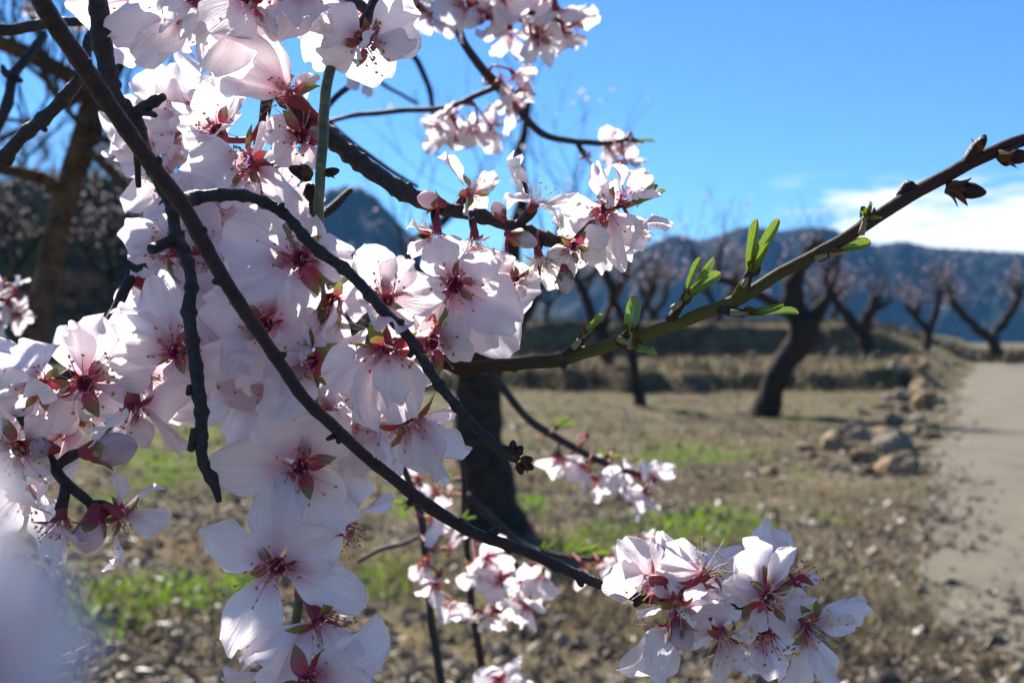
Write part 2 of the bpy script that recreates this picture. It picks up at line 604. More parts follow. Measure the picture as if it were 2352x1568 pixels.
def stamen_mesh(seed, n, lo, hi, cone, fil, ant, thick=0.00013, droop=0.55):
    rr = random.Random(seed)
    V, F, al, mi = [], [], [], []
    dd = rr.uniform(0, 6.28)
    for k in range(n):
        az = 2 * math.pi * (k + rr.uniform(-0.4, 0.4)) / n
        tilt = cone * rr.uniform(0.02, 1.0) ** 0.8
        L = rr.uniform(lo, hi) * (1.0 if rr.random() < 0.7 else 0.65)
        b = Vector((math.cos(az), math.sin(az), 0)) * (0.0021 * rr.uniform(0.25, 1.0)) + Vector((0, 0, -0.0008))
        d = Vector((math.cos(az) * math.sin(tilt), math.sin(az) * math.sin(tilt), math.cos(tilt)))
        bend = Vector((math.cos(dd), math.sin(dd), 0)) * droop + Vector((rr.uniform(-.6, .6), rr.uniform(-.6, .6), rr.uniform(-.3, .3)))
        base = len(V)
        seg = 5
        for j in range(seg + 1):
            t = j / seg
            p = b + d * (L * t) + bend * (L * 0.5 * t * t)
            r = thick * (1.25 - 0.5 * t)
            for s in range(3):
                a = 2.0944 * s
                V.append(p + Vector((math.cos(a) * r, math.sin(a) * r, 0)))
                al.append(t)
        for j in range(seg):
            for s in range(3):
                a0, a1 = base + j * 3 + s, base + j * 3 + (s + 1) % 3
                F.append((a0, a1, a1 + 3, a0 + 3))
                mi.append(0)
        base = len(V)
        ra = rr.uniform(0.00036, 0.00052)
        e = Vector((rr.uniform(-1, 1), rr.uniform(-1, 1), rr.uniform(-1, 1))).normalized()
        f1 = e.orthogonal().normalized()
        f2 = e.cross(f1)
        V += [p + e * ra * 1.5, p - e * ra * 1.5, p + f1 * ra, p + f2 * ra * 0.8, p - f1 * ra, p - f2 * ra * 0.8]
        al += [1] * 6
        for q in ((0, 2, 3), (0, 3, 4), (0, 4, 5), (0, 5, 2), (1, 3, 2), (1, 4, 3), (1, 5, 4), (1, 2, 5)):
            F.append(tuple(base + i for i in q))
            mi.append(1)
    return mesh('stamen_tuft', V, F, [fil, ant], {'along': al}, midx=mi)


ST_PINK = [stamen_mesh(500 + i, 30, 0.0042, 0.0084, 0.98, M['filament'], M['anther']) for i in range(6)]
ST_PALE = [stamen_mesh(520 + i, 22, 0.0055, 0.0095, 0.85, M['filament_pale'], M['anther_yellow'], 0.00012, 0.15) for i in range(4)]
ST_MID = [stamen_mesh(540 + i, 14, 0.005, 0.009, 0.9, M['filament'], M['anther'], 0.00022) for i in range(3)]


def frame(o, x, y, z, sx=1, sy=1, sz=1):
    m = Matrix.Identity(4)
    for i in range(3):
        m[i][0], m[i][1], m[i][2], m[i][3] = x[i] * sx, y[i] * sy, z[i] * sz, o[i]
    return m


TOW = Vector((0, -1, 0))


def basis(a, rr):
    a = a.normalized()
    h = Vector((rr.uniform(-1, 1), rr.uniform(-1, 1), rr.uniform(-1, 1)))
    x = (h - a * h.dot(a)).normalized()
    return x, a.cross(x), a


def blossom(parent, axis_pts, cx, cy, d, ax, petals=None, L=0.0185, style='pink', n_auto=5, sepals=True, open_=1.35, stalk=True, seed=None, roll0=None, mid=False):
    """One flower: part of its branch; petals, sepals, calyx and stamens are its sub-parts."""
    rr = random.Random(seed if seed is not None else int(cx * 31 + cy * 17))
    A = Vector((ax[0], -ax[2], ax[1])).normalized()
    c = P(cx, cy, d)
    B = bpy.data.objects.new('blossom', None)
    B.empty_display_size = 0.005
    C.objects.link(B)
    B.parent = parent
    B.location = c - parent.location
    ks = min(1.0, max(0.5, L / 0.0180)) * (0.95 if mid else 1.0)
    bank = MIDP if mid else (CREAM if style == 'cream' else PETALS)
    X, Y, _ = basis(A, rr)
    kvar = rr.choice([0.62, 0.75, 0.9, 1.0, 1.0]) if not mid else 1.0
    if not petals and not mid and rr.random() < 0.25:
        sepals = False
    # petals
    dirs = []
    if petals:
        for p in petals:
            tx, ty = p[0], p[1]
            sg = p[2] if len(p) > 2 else 0
            wd = p[3] if len(p) > 3 else 0.82
            u = P(tx, ty, d) - c
            l = u.length
            if l < L and sg:
                u = u + TOW * (sg * math.sqrt(L * L - l * l) * 0.9)
            dirs.append((u, wd))
    else:
        a0 = rr.uniform(0, 6.28) if roll0 is None else roll0
        if open_ == 1.35:
            open_ = rr.choice([0.75, 1.1, 1.3, 1.45])
        for k in range(n_auto):
            a = a0 + 2 * math.pi * k / 5 + rr.uniform(-0.16, 0.16)
            th = open_ + rr.uniform(-0.3, 0.3)
            u = (X * math.cos(a) + Y * math.sin(a)) * math.sin(th) + A * math.cos(th)
            dirs.append((u * (L * rr.uniform(0.88, 1.08)), rr.uniform(0.74, 0.95)))
    angs = []
    for u, wd in dirs:
        l = u.length
        uh = u.normalized()
        n = A - uh * A.dot(uh)
        if n.length < 0.25:
            n = TOW - uh * TOW.dot(uh) + n
        n = n.normalized()
        xd = uh.cross(n)
        ro = rr.uniform(-0.5, 0.5)
        n2 = n * math.cos(ro) + xd * math.sin(ro)
        xd = uh.cross(n2)
        angs.append(math.atan2(uh.dot(Y), uh.dot(X)))
        link('petal', rr.choice(bank), B, frame(uh * 0.0022 + A * rr.uniform(-0.0004, 0.0004), xd, uh, n2, l * wd * 1.06, l - 0.0015, l))
    # sepals between the petals
    if sepals:
        angs.sort()
        k0 = angs[0] + 0.63 if angs else rr.uniform(0, 6)
        for k in range(5):
            a = k0 + 2 * math.pi * k / 5 + rr.uniform(-0.2, 0.2)
            if rr.random() < 0.15:
                continue
            if angs:
                near = min(angs, key=lambda q: abs((q - a + math.pi) % (2 * math.pi) - math.pi))
                dl = (a - near + math.pi) % (2 * math.pi) - math.pi
                if abs(dl) < 0.38:
                    a = near + math.copysign(0.42, dl if dl else 1)
            rad = X * math.cos(a) + Y * math.sin(a)
            th = rr.uniform(-0.6, 0.45)
            u = rad * math.cos(th) + A * math.sin(th)
            n = A * math.cos(th) - rad * math.sin(th)
            ln = rr.uniform(0.0060, 0.0084) * ks * kvar
            link('sepal', rr.choice(SEPALS), B, frame(rad * 0.0022 * ks + A * 0.0005, u.cross(n), u, n, ln * 0.92, ln, ln))
    link('calyx', CALYX, B, frame(Vector((0, 0, 0)), X, Y, A, ks * 0.76, ks * 0.76, ks * 0.95))
    bankS = ST_MID if mid else (ST_PALE if style in ('pale', 'cream') else ST_PINK)
    s = rr.uniform(0.85, 1.1) * min(1.0, ks * 1.15)
    link('stamen_tuft', rr.choice(bankS), B, frame(A * 0.0002, X, Y, A, s, s, s), 'stuff')
    # short stalk to the nearest wood of its own branch
    if stalk and axis_pts:
        b0 = c - A * 0.0062 * ks
        near = min(axis_pts, key=lambda q: (q - b0).length)
        dist = (near - b0).length
        if 0.001 < dist < 0.05:
            midp = (b0 + near) * 0.5 - A * min(0.004, dist * 0.3)
            v, f, a, _ = tube([b0 + A * 0.001, midp, near], [0.0011 * ks, 0.0009 * ks, 0.0014], 6, 0.002, 0.08, 0.12, 0, int(cx), True, c)
            link('flower_stalk', mesh('flower_stalk', v, f, M['calyx'], a), B)
    return B


def bud_obj(parent, cx, cy, d, ax, ln=0.011, wd=0.0040, kind='pink', name='flower_bud'):
    """Closed bud: overlapped petals in a cup, or brown scales when dormant."""
    rr = random.Random(int(cx * 7 + cy))
    A = Vector((ax[0], -ax[2], ax[1])).normalized()
    c = P(cx, cy, d)
    B = bpy.data.objects.new(name, None)
    B.empty_display_size = 0.004
    C.objects.link(B)
    B.parent = parent
    B.location = c - parent.location
    X, Y, _ = basis(A, rr)
    prof = [(0.02, 0.0), (0.55, 0.06), (0.85, 0.25), (1.0, 0.48), (0.9, 0.70), (0.6, 0.88), (0.25, 0.98), (0.02, 1.0)]
    V, F, al, ac = [], [], [], []
    S = 20
    for j, (r, z) in enumerate(prof):
        for s in range(S):
            a = 2 * math.pi * s / S
            q = r * wd * (1 + 0.11 * (((a / 6.2832 * 3 + z * 0.5) % 1.0) - 0.4) + 0.03 * math.sin(7 * a + 3 * z))
            V.append((q * math.cos(a), q * math.sin(a), z * ln))
            al.append(0.14 + 0.20 * z)
            ac.append(math.sin(a + z * 2))
    for j in range(len(prof) - 1):
        for s in range(S):
            F.append((j * S + s, j * S + (s + 1) % S, (j + 1) * S + (s + 1) % S, (j + 1) * S + s))
    mt = M['petal'] if kind == 'pink' else M['petal_cream'] if kind == 'cream' else M['bud_scale']
    link('bud_body', mesh('bud_body', V, F, mt, {'along': al, 'across': ac}), B, frame(Vector((0, 0, 0)), X, Y, A))
    for k in range(5 if kind != 'dormant' else 6):
        a = 2 * math.pi * k / 5 + rr.uniform(-.2, .2) + (0.6 if k == 5 else 0)
        rad = X * math.cos(a) + Y * math.sin(a)
        th = 1.22
        u = (rad * math.cos(th) + A * math.sin(th)).normalized()
        n = (A * math.cos(th) - rad * math.sin(th)).normalized()
        l2 = ln * (0.62 if kind != 'dormant' else rr.uniform(0.4, 0.8))
        link('bud_scale', rr.choice(SEPALS if kind != 'dormant' else SCALES), B, frame(rad * wd * 0.62, u.cross(n), u, n, l2 * 1.2, l2, l2))
    if kind != 'dormant':
        kb = wd / 0.0047
        link('calyx', CALYX, B, frame(A * 0.0006, X, Y, A, kb, kb, kb * 0.75))
    return B


def leaf_tuft(parent, cx, cy, d, leaves, name='leaf_shoot'):
    """Young leaves from one bud: (tip x, tip y, toward, width)."""
    rr = random.Random(int(cx + cy * 3))
    c = P(cx, cy, d)
    B = bpy.data.objects.new(name, None)
    B.empty_display_size = 0.004
    C.objects.link(B)
    B.parent = parent
    B.location = c - parent.location
    for tx, ty, dz, wd in leaves:
        u = P(tx, ty, d) + TOW * dz - c
        l = u.length
        uh = u.normalized()
        n = TOW + Vector((rr.uniform(-.6, .6), 0, rr.uniform(0.0, .9)))
        n = (n - uh * n.dot(uh)).normalized()
        link('leaf', rr.choice(LEAVES), B, frame(Vector((0, 0, 0)), uh.cross(n), uh, n, l * wd, l, l))
    u0 = (P(leaves[0][0], leaves[0][1], d) - c).normalized()
    v, f, a, _ = tube([-u0 * 0.0035, u0 * 0.0005, u0 * 0.0035], [0.0008, 0.00065, 0.0004], 8, 0.001, 0.1, 0.1, 0, int(cx), True)
    link('shoot_stalk', mesh('shoot_stalk', v, f, M['shoot'], a), B)
    for k in range(3):
        a = 2.1 * k
        u = P(leaves[0][0], leaves[0][1], d) - c
        u = (u.normalized() + Vector((math.cos(a) * .6, math.sin(a) * .6, 0.2))).normalized()
        n = u.orthogonal().normalized()
        link('bud_scale', SCALES[k], B, frame(Vector((0, 0, 0)) - u * 0.0008, u.cross(n), u, n, 0.0045, 0.0045, 0.0045))
    return B


# ================================================================== THE SETTING
def sstep(a, b, x):
    t = np.clip((x - a) / (b - a), 0, 1)
    return t * t * (3 - 2 * t)


def wob(x, y, s, k=0.0):
    return (np.sin(x * s + 1.3 * np.sin(y * s * 0.7 + k)) + np.sin(y * s * 1.1 + 1.7 * np.sin(x * s * 0.6 + 2.1 + k)) + 0.6 * np.sin((x + y) * s * 2.3 + k)) / 2.6


def path_edge(y):
    return 0.455 * y - 0.44 + 1.0 * np.exp(-((y - 2.0) / 3.2) ** 2) + 0.12 * np.sin(y * 0.9) + 0.06 * np.sin(y * 2.3)


def H(x, y):
    x, y = np.asarray(x, float), np.asarray(y, float)
    e = path_edge(y)
    off = sstep(0.0, 1.6, e - x)                       # 0 on the path, 1 on the orchard side
    h = off * (0.04 * wob(x, y, 1.1) + 0.034 * wob(x, y, 3.7, 1.0) + 0.020 * wob(x, y, 8.3, 2.0))
    y1 = y + 0.8 * wob(x, y * 0.2, 0.35) + 0.5 * wob(x, y * 0.2, 1.7) + 0.22 * wob(x, y, 4.1)
    h = h + off * sstep(26.8, 27.4, y1) * (0.56 + 0.10 * wob(x, y, 0.8) + 0.07 * wob(x, y, 2.9))
    right = sstep(0.2, 7.0, path_edge(y) - x + 0.4 * wob(x, y, 0.4))
    y2 = y + 0.7 * wob(x, y * 0.2, 0.22, 2) + 0.6 * wob(x, y * 0.2, 1.3) + 0.3 * wob(x, y, 3.0)
    h = h + right * sstep(46.5, 47.4, y2) * (1.55 + 0.12 * wob(x, y, 0.5))
    lf = sstep(-7.5, -15.0, x + 1.2 * wob(x, y * 0.3, 0.3))
    y3 = y + 0.8 * wob(x, y * 0.2, 0.3, 1) + 0.35 * wob(x, y * 0.2, 1.5, 2)
    h = h + lf * (2.3 * sstep(30.0, 30.9, y3) + 2.3 * sstep(37.0, 38.0, y3) + 1.9 * sstep(46.5, 47.6, y3))
    h = h + 0.9 * sstep(62, 84, y) * sstep(-6, 10, e - x + 14) * (1 - right)
    return h


def axis_coords(a, b, fine, coarse, f0, f1):
    out, v = [], a
    while v < b:
        out.append(v)
        v += fine if f0 <= v < f1 else coarse
    out.append(b)
    return np.array(out)


xs = axis_coords(-62, 62, 0.26, 1.0, -9, 17)
ys = axis_coords(-6, 110, 0.17, 0.8, 2, 52)
gx, gy = np.meshgrid(xs, ys)
gz = H(gx, gy)
gz += 0.010 * np.sin(gx * 19 + 3 * np.sin(gy * 7)) * sstep(0, 0.6, path_edge(gy) - gx)
nxg, nyg = len(xs), len(ys)
gv = np.stack([gx.ravel(), gy.ravel(), gz.ravel()], 1)
ii = (np.arange(nyg - 1)[:, None] * nxg + np.arange(nxg - 1)[None, :]).ravel()
gf = np.stack([ii, ii + 1, ii + 1 + nxg, ii + nxg], 1)

m = new_mat('orchard_soil')
N = NT(m)
p = N.pos()
big = N.noise(p, 0.45, 4, 0.6)
mid = N.noise(p, 3.2, 5, 0.65)
fine = N.noise(p, 38, 4, 0.7)
grass = N.noise(p, 0.75, 5, 0.62)
col = N.ramp(mid, [(0.30, (0.075, 0.056, 0.036)), (0.50, (0.158, 0.126, 0.080)), (0.70, (0.245, 0.200, 0.132))])
pat = N.noise(p, 1.0, 4, 0.65, (0.8, 1.5, 1.0))
col = N.mix(N.ramp(pat, [(0.38, (0.9, 0.9, 0.9)), (0.54, (0, 0, 0))]), col, (0.058, 0.044, 0.030))
col = N.mix(N.ramp(pat, [(0.55, (0, 0, 0)), (0.64, (0.9, 0.9, 0.9))]), col, (0.29, 0.20, 0.10))
col = N.mix(N.ramp(big, [(0.42, (0, 0, 0)), (0.60, (0.7, 0.7, 0.7))]), col, (0.195, 0.160, 0.092))
gm = N.ramp(N.math('ADD', N.math('MULTIPLY', grass, 0.8), N.math('MULTIPLY', mid, 0.2)), [(0.50, (0, 0, 0)), (0.60, (1, 1, 1))])
col = N.mix(N.math('MULTIPLY', gm, 0.75), col, (0.090, 0.115, 0.028))
col = N.mix(N.math('MULTIPLY', N.math('GREATER_THAN', fine, 0.62), 0.55), col, (0.34, 0.30, 0.225))
col = N.mix(N.math('MULTIPLY', N.math('LESS_THAN', fine, 0.40), 0.55), col, (0.07, 0.05, 0.033))
sx = N.n('ShaderNodeSeparateXYZ')
N.t.links.new(p, sx.inputs[0])
vd = N.math('ADD', N.math('SUBTRACT', sx.outputs[0], N.math('MULTIPLY', sx.outputs[1], 0.455)), N.math('MULTIPLY', N.math('SUBTRACT', pat, 0.5), 2.2))
verge = N.ramp(N.math('MULTIPLY', N.math('ADD', vd, 2.2), 0.4), [(0.0, (0, 0, 0)), (0.75, (0.75, 0.75, 0.75))])
verge = N.math('MULTIPLY', verge, N.ramp(N.math('DIVIDE', sx.outputs[1], 100.0), [(0.30, (1, 1, 1)), (0.50, (0, 0, 0))]))
col = N.mix(verge, col, N.ramp(fine, [(0.36, (0.085, 0.070, 0.050)), (0.5, (0.165, 0.142, 0.106)), (0.66, (0.27, 0.24, 0.19))]))
N.out(N.pbsdf(col, 0.95, 0.1, N.bump(N.math('ADD', fine, N.math('MULTIPLY', mid, 2.0)), 0.9, 0.05)))
M['soil'] = m
o = link('ground', mesh('ground', gv, gf, m), kind='structure')

# the sheet beyond, out past the mountains
R2 = 2400
pv = [(-R2, -40, -0.6), (R2, -40, -0.6), (R2, R2, -0.6), (-R2, R2, -0.6)]
m = new_mat('valley_floor')
N = NT(m)
N.out(N.pbsdf(N.ramp(N.noise(N.pos(), 0.02, 4), [(0.35, (0.06, 0.06, 0.035)), (0.65, (0.16, 0.13, 0.08))]), 0.95, 0.1))
link('valley_floor', mesh('valley_floor', pv, [(0, 1, 2, 3)], m), kind='structure')

# gravel path
py_ = np.concatenate([np.arange(1.0, 30, 0.2), np.arange(30, 60, 0.5)])
sid = np.array([0.0, 0.05, 0.1, 0.3, 0.6, 0.9, 1.0])
W_ = 4.6
V = []
for y in py_:
    for s in sid:
        x = path_edge(y) + 0.10 * math.sin(y * 5.1) * (1 if s == 0 else 0) + s * W_
        V.append((x, y, H(x, y) + 0.012 + 0.02 * math.sin(min(1, s) * math.pi) + 0.004 * math.sin(x * 3 + y * 2)))
k = len(sid)
F = [(i * k + j, i * k + j + 1, (i + 1) * k + j + 1, (i + 1) * k + j) for i in range(len(py_) - 1) for j in range(k - 1)]
m = new_mat('path_gravel')
N = NT(m)
p = N.pos()
f1, f2, f3 = N.noise(p, 60, 4, 0.75), N.noise(p, 1.6, 5, 0.65), N.noise(p, 9, 4, 0.65)
col = N.ramp(f2, [(0.35, (0.138, 0.122, 0.092)), (0.65, (0.198, 0.177, 0.136))])
col = N.mix(N.math('MULTIPLY', N.math('GREATER_THAN', f1, 0.60), 0.5), col, (0.29, 0.27, 0.23))
col = N.mix(N.math('MULTIPLY', N.math('LESS_THAN', f3, 0.42), 0.28), col, (0.16, 0.13, 0.095))
N.out(N.pbsdf(col, 0.95, 0.1, N.bump(N.math('ADD', f1, N.math('MULTIPLY', f3, 1.5)), 0.7, 0.02)))
link('path', mesh('path', V, F, m), kind='structure')


# mountains: real terrain with spurs and gullies
def mountain(name, prof, D, depth, mat, rough, seed):
    """prof: ridge line as (photo x, photo y); the ridge stands D metres away, its foot in front."""
    px = np.array([q[0] for q in prof], float)
    hz = np.array([(784 - q[1]) / PW * D + 2 for q in prof])
    X = np.linspace((px[0] - 1176) / PW * D, (px[-1] - 1176) / PW * D, 300)
    ridge = np.interp(X, (px - 1176) / PW * D, hz)
    ridge = np.convolve(np.pad(ridge, 3, mode='edge'), np.ones(7) / 7, 'valid') if rough > 0.12 else ridge
    vs = np.linspace(0, 2, 57)
    VV = []
    for v in vs:
        t = v if v <= 1 else 2 - v
        y = D - depth * (1 - v)
        prof_t = t ** 0.85
        nz = 0.0
        for o_, a_ in ((1, 1.0), (2.1, 0.5), (4.3, 0.28), (9.1, 0.14)):
            nz = nz + a_ * np.sin(X * o_ * 6.0 / depth + seed + 2.0 * np.sin(v * 3 * o_ + seed * o_) + 1.5 * np.sin(X * o_ * 2.3 / depth + o_))
        z = ridge * (prof_t + rough * nz * math.sin(math.pi * min(1, t)) * 0.6) + rough * 0.06 * ridge * np.sin(X * 60 / depth + seed) * (t > 0.9)
        for x, zz in zip(X, z):
            VV.append((x * y / D, y, max(zz, 0) - 0.8))
    n = len(X)
    FF = [(j * n + i, j * n + i + 1, (j + 1) * n + i + 1, (j + 1) * n + i) for j in range(len(vs) - 1) for i in range(n - 1)]
    return link(name, mesh(name, VV, FF, mat), kind='structure')


m = new_mat('mountain_scrub')
N = NT(m)
p = N.pos()
a_, b_ = N.noise(p, 0.012, 6, 0.65), N.noise(p, 0.09, 5, 0.7)
col = N.ramp(N.math('ADD', N.math('MULTIPLY', a_, 0.6), N.math('MULTIPLY', b_, 0.4)), [(0.40, (0.007, 0.012, 0.010)), (0.52, (0.022, 0.027, 0.020)), (0.62, (0.065, 0.058, 0.045))])
N.out(N.pbsdf(col, 0.95, 0.1, N.bump(b_, 0.5, 3.0)))
mountain('mountain', [(-700, 700), (-300, 640), (0, 560), (120, 545), (300, 530), (420, 520), (560, 535), (640, 500), (700, 470), (745, 438), (790, 425), (835, 432), (870, 455), (905, 500), (950, 545), (1020, 590), (1120, 640), (1250, 700), (1400, 770)], 1050, 150, m, 0.14, 1.0)
mountain('mountain_ridge', [(700, 690), (1000, 640), (1200, 610), (1340, 600), (1450, 582), (1495, 560), (1540, 539), (1575, 542), (1605, 553), (1650, 540), (1710, 519), (1760, 524), (1790, 530), (1850, 521), (1910, 524), (1960, 546), (2010, 563), (2075, 553), (2140, 568), (2250, 574), (2352, 580), (2500, 590), (2800, 600), (3300, 560), (3800, 640)], 1500, 170, m, 0.119, 4.0)


# ------------------------------------------------------------------ ground cover (nobody could count it)
def scatter_blades(name, n, xr, yr, hmin, hmax, wmin, wmax, mat, dens=None, lean=0.5, seed=1, kind='stuff', over=-0.05):
    rg = np.random.default_rng(seed)
    yy = np.exp(rg.uniform(np.log(yr[0]), np.log(yr[1]), n * 3))
    lo, hi = np.maximum(-0.56 * yy - 1, xr[0]), np.minimum(0.56 * yy + 1, xr[1])
    xx = lo + (hi - lo) * rg.random(n * 3)
    ok = xx < path_edge(yy) + over
    if dens is not None:
        ok &= rg.random(n * 3) < dens(xx, yy)
    xx, yy = xx[ok][:n], yy[ok][:n]
    n = len(xx)
    zz = H(xx, yy) - 0.004
    hh = rg.uniform(hmin, hmax, n) * (0.6 + 0.4 * rg.random(n))
    ww = rg.uniform(wmin, wmax, n)
    a = rg.uniform(0, 6.283, n)
    la = rg.uniform(0, 6.283, n)
    ll = lean * rg.random(n) * hh
    base = np.stack([xx, yy, zz], 1)
    sv = np.stack([np.cos(a) * ww, np.sin(a) * ww, np.zeros(n)], 1)
    tip = base + np.stack([np.cos(la) * ll, np.sin(la) * ll, hh], 1)
    midp = base + np.stack([np.cos(la) * ll * 0.3, np.sin(la) * ll * 0.3, hh * 0.6], 1)
    V = np.concatenate([base - sv, base + sv, midp + sv * 0.7, midp - sv * 0.7, tip], 0)
    i = np.arange(n)
    F = [(q, q + n, q + 2 * n, q + 3 * n) for q in i] + [(q + 3 * n, q + 2 * n, q + 4 * n) for q in i]
    return link(name, mesh(name, V, F, mat), kind=kind)


def thin_mat(name, stops, scale, trans=0.35):
    m = new_mat(name)
    N = NT(m)
    N.out(N.thin(N.ramp(N.noise(N.pos(), scale, 2, 0.7), stops), trans, 0.04))
    return m


M['dry_grass'] = thin_mat('dry_grass', [(0.32, (0.12, 0.085, 0.042)), (0.5, (0.23, 0.175, 0.09)), (0.68, (0.46, 0.38, 0.23))], 14)
M['green_grass'] = thin_mat('green_grass', [(0.32, (0.11, 0.20, 0.012)), (0.68, (0.22, 0.38, 0.025))], 9, 0.55)
M['litter'] = thin_mat('litter', [(0.34, (0.06, 0.042, 0.026)), (0.50, (0.16, 0.12, 0.08)), (0.62, (0.26, 0.21, 0.15)), (0.76, (0.46, 0.41, 0.34))], 30, 0.15)


GREENS = [(300, 1400, 130, 45), (540, 1365, 90, 45), (350, 1130, 160, 70), (930, 1165, 80, 40), (1210, 1165, 60, 30), (1590, 1055, 110, 28), (1850, 1082, 50, 24), (880, 1330, 90, 50), (1350, 1260, 90, 40), (1640, 1210, 110, 40), (1500, 1540, 50, 25), (430, 1010, 160, 50)]


def green_d(x, y):
    g = wob(x, y, 1.15, 0.7) + 0.5 * wob(x, y, 3.1, 2.2)
    for px, py, rx, ry in GREENS:
        d0 = CAMH * PW / (py - 784.0)
        g = g + 1.6 * np.exp(-((x - (px - 1176.0) / PW * d0) / (rx / PW * d0)) ** 2 - ((y - d0) / (ry * d0 / (py - 784.0))) ** 2)
    return np.clip((g + 0.35 * wob(x, y, 9.0, 1.0) - 0.70) * 1.5, 0, 1)


def dry_d(x, y):
    return np.clip(0.35 + 1.1 * wob(x, y * 1.6, 0.9, 3.0) + 0.4 * wob(x, y, 2.7, 1.0) + 0.4 * (y > 24), 0.04, 1)


scatter_blades('dry_grass', 60000, (-20, 30), (3.3, 60), 0.03, 0.13, 0.002, 0.006, M['dry_grass'], dry_d, 1.1, 11)
scatter_blades('bank_grass', 16000, (-30, 30), (25.5, 60), 0.08, 0.24, 0.006, 0.012, M['dry_grass'], None, 0.8, 12)
scatter_blades('green_grass', 60000, (-12, 14), (3.3, 26), 0.03, 0.10, 0.002, 0.006, M['green_grass'], green_d, 0.9, 13)
M['dark_scrub'] = thin_mat('dark_scrub', [(0.32, (0.020, 0.017, 0.012)), (0.52, (0.050, 0.040, 0.028)), (0.70, (0.10, 0.075, 0.055))], 1.3, 0.25)
scatter_blades('scrub', 26000, (-42, 7), (29.6, 62), 0.25, 1.1, 0.012, 0.05, M['dark_scrub'], lambda x, y: sstep(-3, -9, x), 1.3, 14)
scatter_blades('bank_scrub', 20000, (-4, 22), (26.0, 54), 0.10, 0.60, 0.006, 0.02, M['dark_scrub'], lambda x, y: np.clip(np.exp(-((y - 26.9) / 0.8) ** 2) * (0.55 + 0.6 * wob(x, y, 1.3)) + (0.7 + 0.5 * wob(x, y, 0.9)) * np.exp(-((y - 47.2) / 2.4) ** 2) + 0.06, 0, 1) * sstep(0.5, 4, path_edge(y) - x), 1.2, 15)

scatter_blades('far_scrub', 9000, (12, 46), (60.5, 72), 0.25, 0.95, 0.012, 0.04, M['dark_scrub'], lambda x, y: np.clip(0.6 + 0.7 * wob(x, y, 0.8), 0.1, 1), 1.2, 16, 'stuff', 20)

# litter of dead leaves, prunings and stone chips lying loose on the soil
rg = np.random.default_rng(5)
n = 38000
yy = np.exp(rg.uniform(np.log(3.2), np.log(24), n * 2))
xx = (rg.random(n * 2) * 1.16 - 0.58) * yy
ok = (rg.random(n * 2) < np.clip(0.55 + 0.8 * wob(xx, yy, 1.9, 5.0), 0.08, 1)) & (xx < path_edge(yy) + 0.3 + (0.3 + 0.8 * np.exp(-((yy - 3.0) / 2.6) ** 2)) * rg.random(n * 2) ** 2)
xx, yy = xx[ok][:n], yy[ok][:n]
n = len(xx)
s_ = rg.uniform(0.007, 0.030, n) * (0.6 + rg.random(n) ** 4 * 1.4)
a = rg.uniform(0, 6.283, n)
el = np.where(rg.random(n) < 0.55, rg.uniform(0.07, 0.2, n), rg.uniform(0.3, 0.8, n))
s_ = s_ * np.where(el < 0.21, 1.7, 0.8)
b0 = np.stack([xx, yy, H(xx, yy) + 0.010 + rg.random(n) * 0.012], 1)
ux = np.stack([np.cos(a), np.sin(a), rg.uniform(-0.5, 0.5, n)], 1) * s_[:, None]
uy = np.stack([-np.sin(a), np.cos(a), rg.uniform(-0.5, 0.5, n)], 1) * (s_ * el)[:, None]
up = np.stack([np.zeros(n), np.zeros(n), s_ * rg.uniform(0.1, 0.5, n)], 1)
V = np.concatenate([b0 - ux - uy * 0.6, b0 + ux * 0.9 - uy, b0 + ux + uy * 0.7, b0 - ux * 0.8 + uy, b0 + up], 0)
i = np.arange(n)
F = []
for q in i:
    F += [(q, q + n, q + 4 * n), (q + n, q + 2 * n, q + 4 * n), (q + 2 * n, q + 3 * n, q + 4 * n), (q + 3 * n, q, q + 4 * n)]
link('leaf_litter', mesh('leaf_litter', V, F, M['litter'], smooth=False), kind='stuff')

# clods turned up between the trees, and petals fallen on the soil


def lumps(name, n, yr, s0, s1, flat, mat, seed, dens=None):
    rg = np.random.default_rng(seed)
    yy = np.exp(rg.uniform(np.log(yr[0]), np.log(yr[1]), n * 2))
    xx = (rg.random(n * 2) * 1.16 - 0.58) * yy
    ok = xx < path_edge(yy)
    if dens is not None:
        ok &= rg.random(n * 2) < dens(xx, yy)
    xx, yy = xx[ok][:n], yy[ok][:n]
    n = len(xx)
    s = s0 + (s1 - s0) * rg.random(n) ** 2.5
    V = []
    for k in range(5):
        a = k * 1.2566 + rg.uniform(-0.4, 0.4, n)
        r = s * rg.uniform(0.7, 1.2, n)
        V.append(np.stack([xx + np.cos(a) * r, yy + np.sin(a) * r, H(xx, yy) - 0.004 + s * flat * rg.uniform(0, 0.5, n)], 1))
    V.append(np.stack([xx + s * rg.uniform(-.4, .4, n), yy + s * rg.uniform(-.4, .4, n), H(xx, yy) + s * flat * rg.uniform(0.8, 1.3, n)], 1))
    V = np.concatenate(V, 0)
    F = [(q + k * n, q + ((k + 1) % 5) * n, q + 5 * n) for q in range(n) for k in range(5)]
    return link(name, mesh(name, V, F, mat, smooth=False), kind='stuff')


lumps('soil_clods', 7000, (3.2, 26), 0.012, 0.055, 0.9, M['litter'], 61, lambda x, y: np.clip(0.5 + 0.8 * wob(x, y, 1.6, 4), 0, 1))
lumps('fallen_petals', 800, (3.2, 16), 0.007, 0.012, 0.25, M['white_petal'], 62, lambda x, y: np.clip(1.0 - (x - 0.5) / 2.5, 0.08, 1))

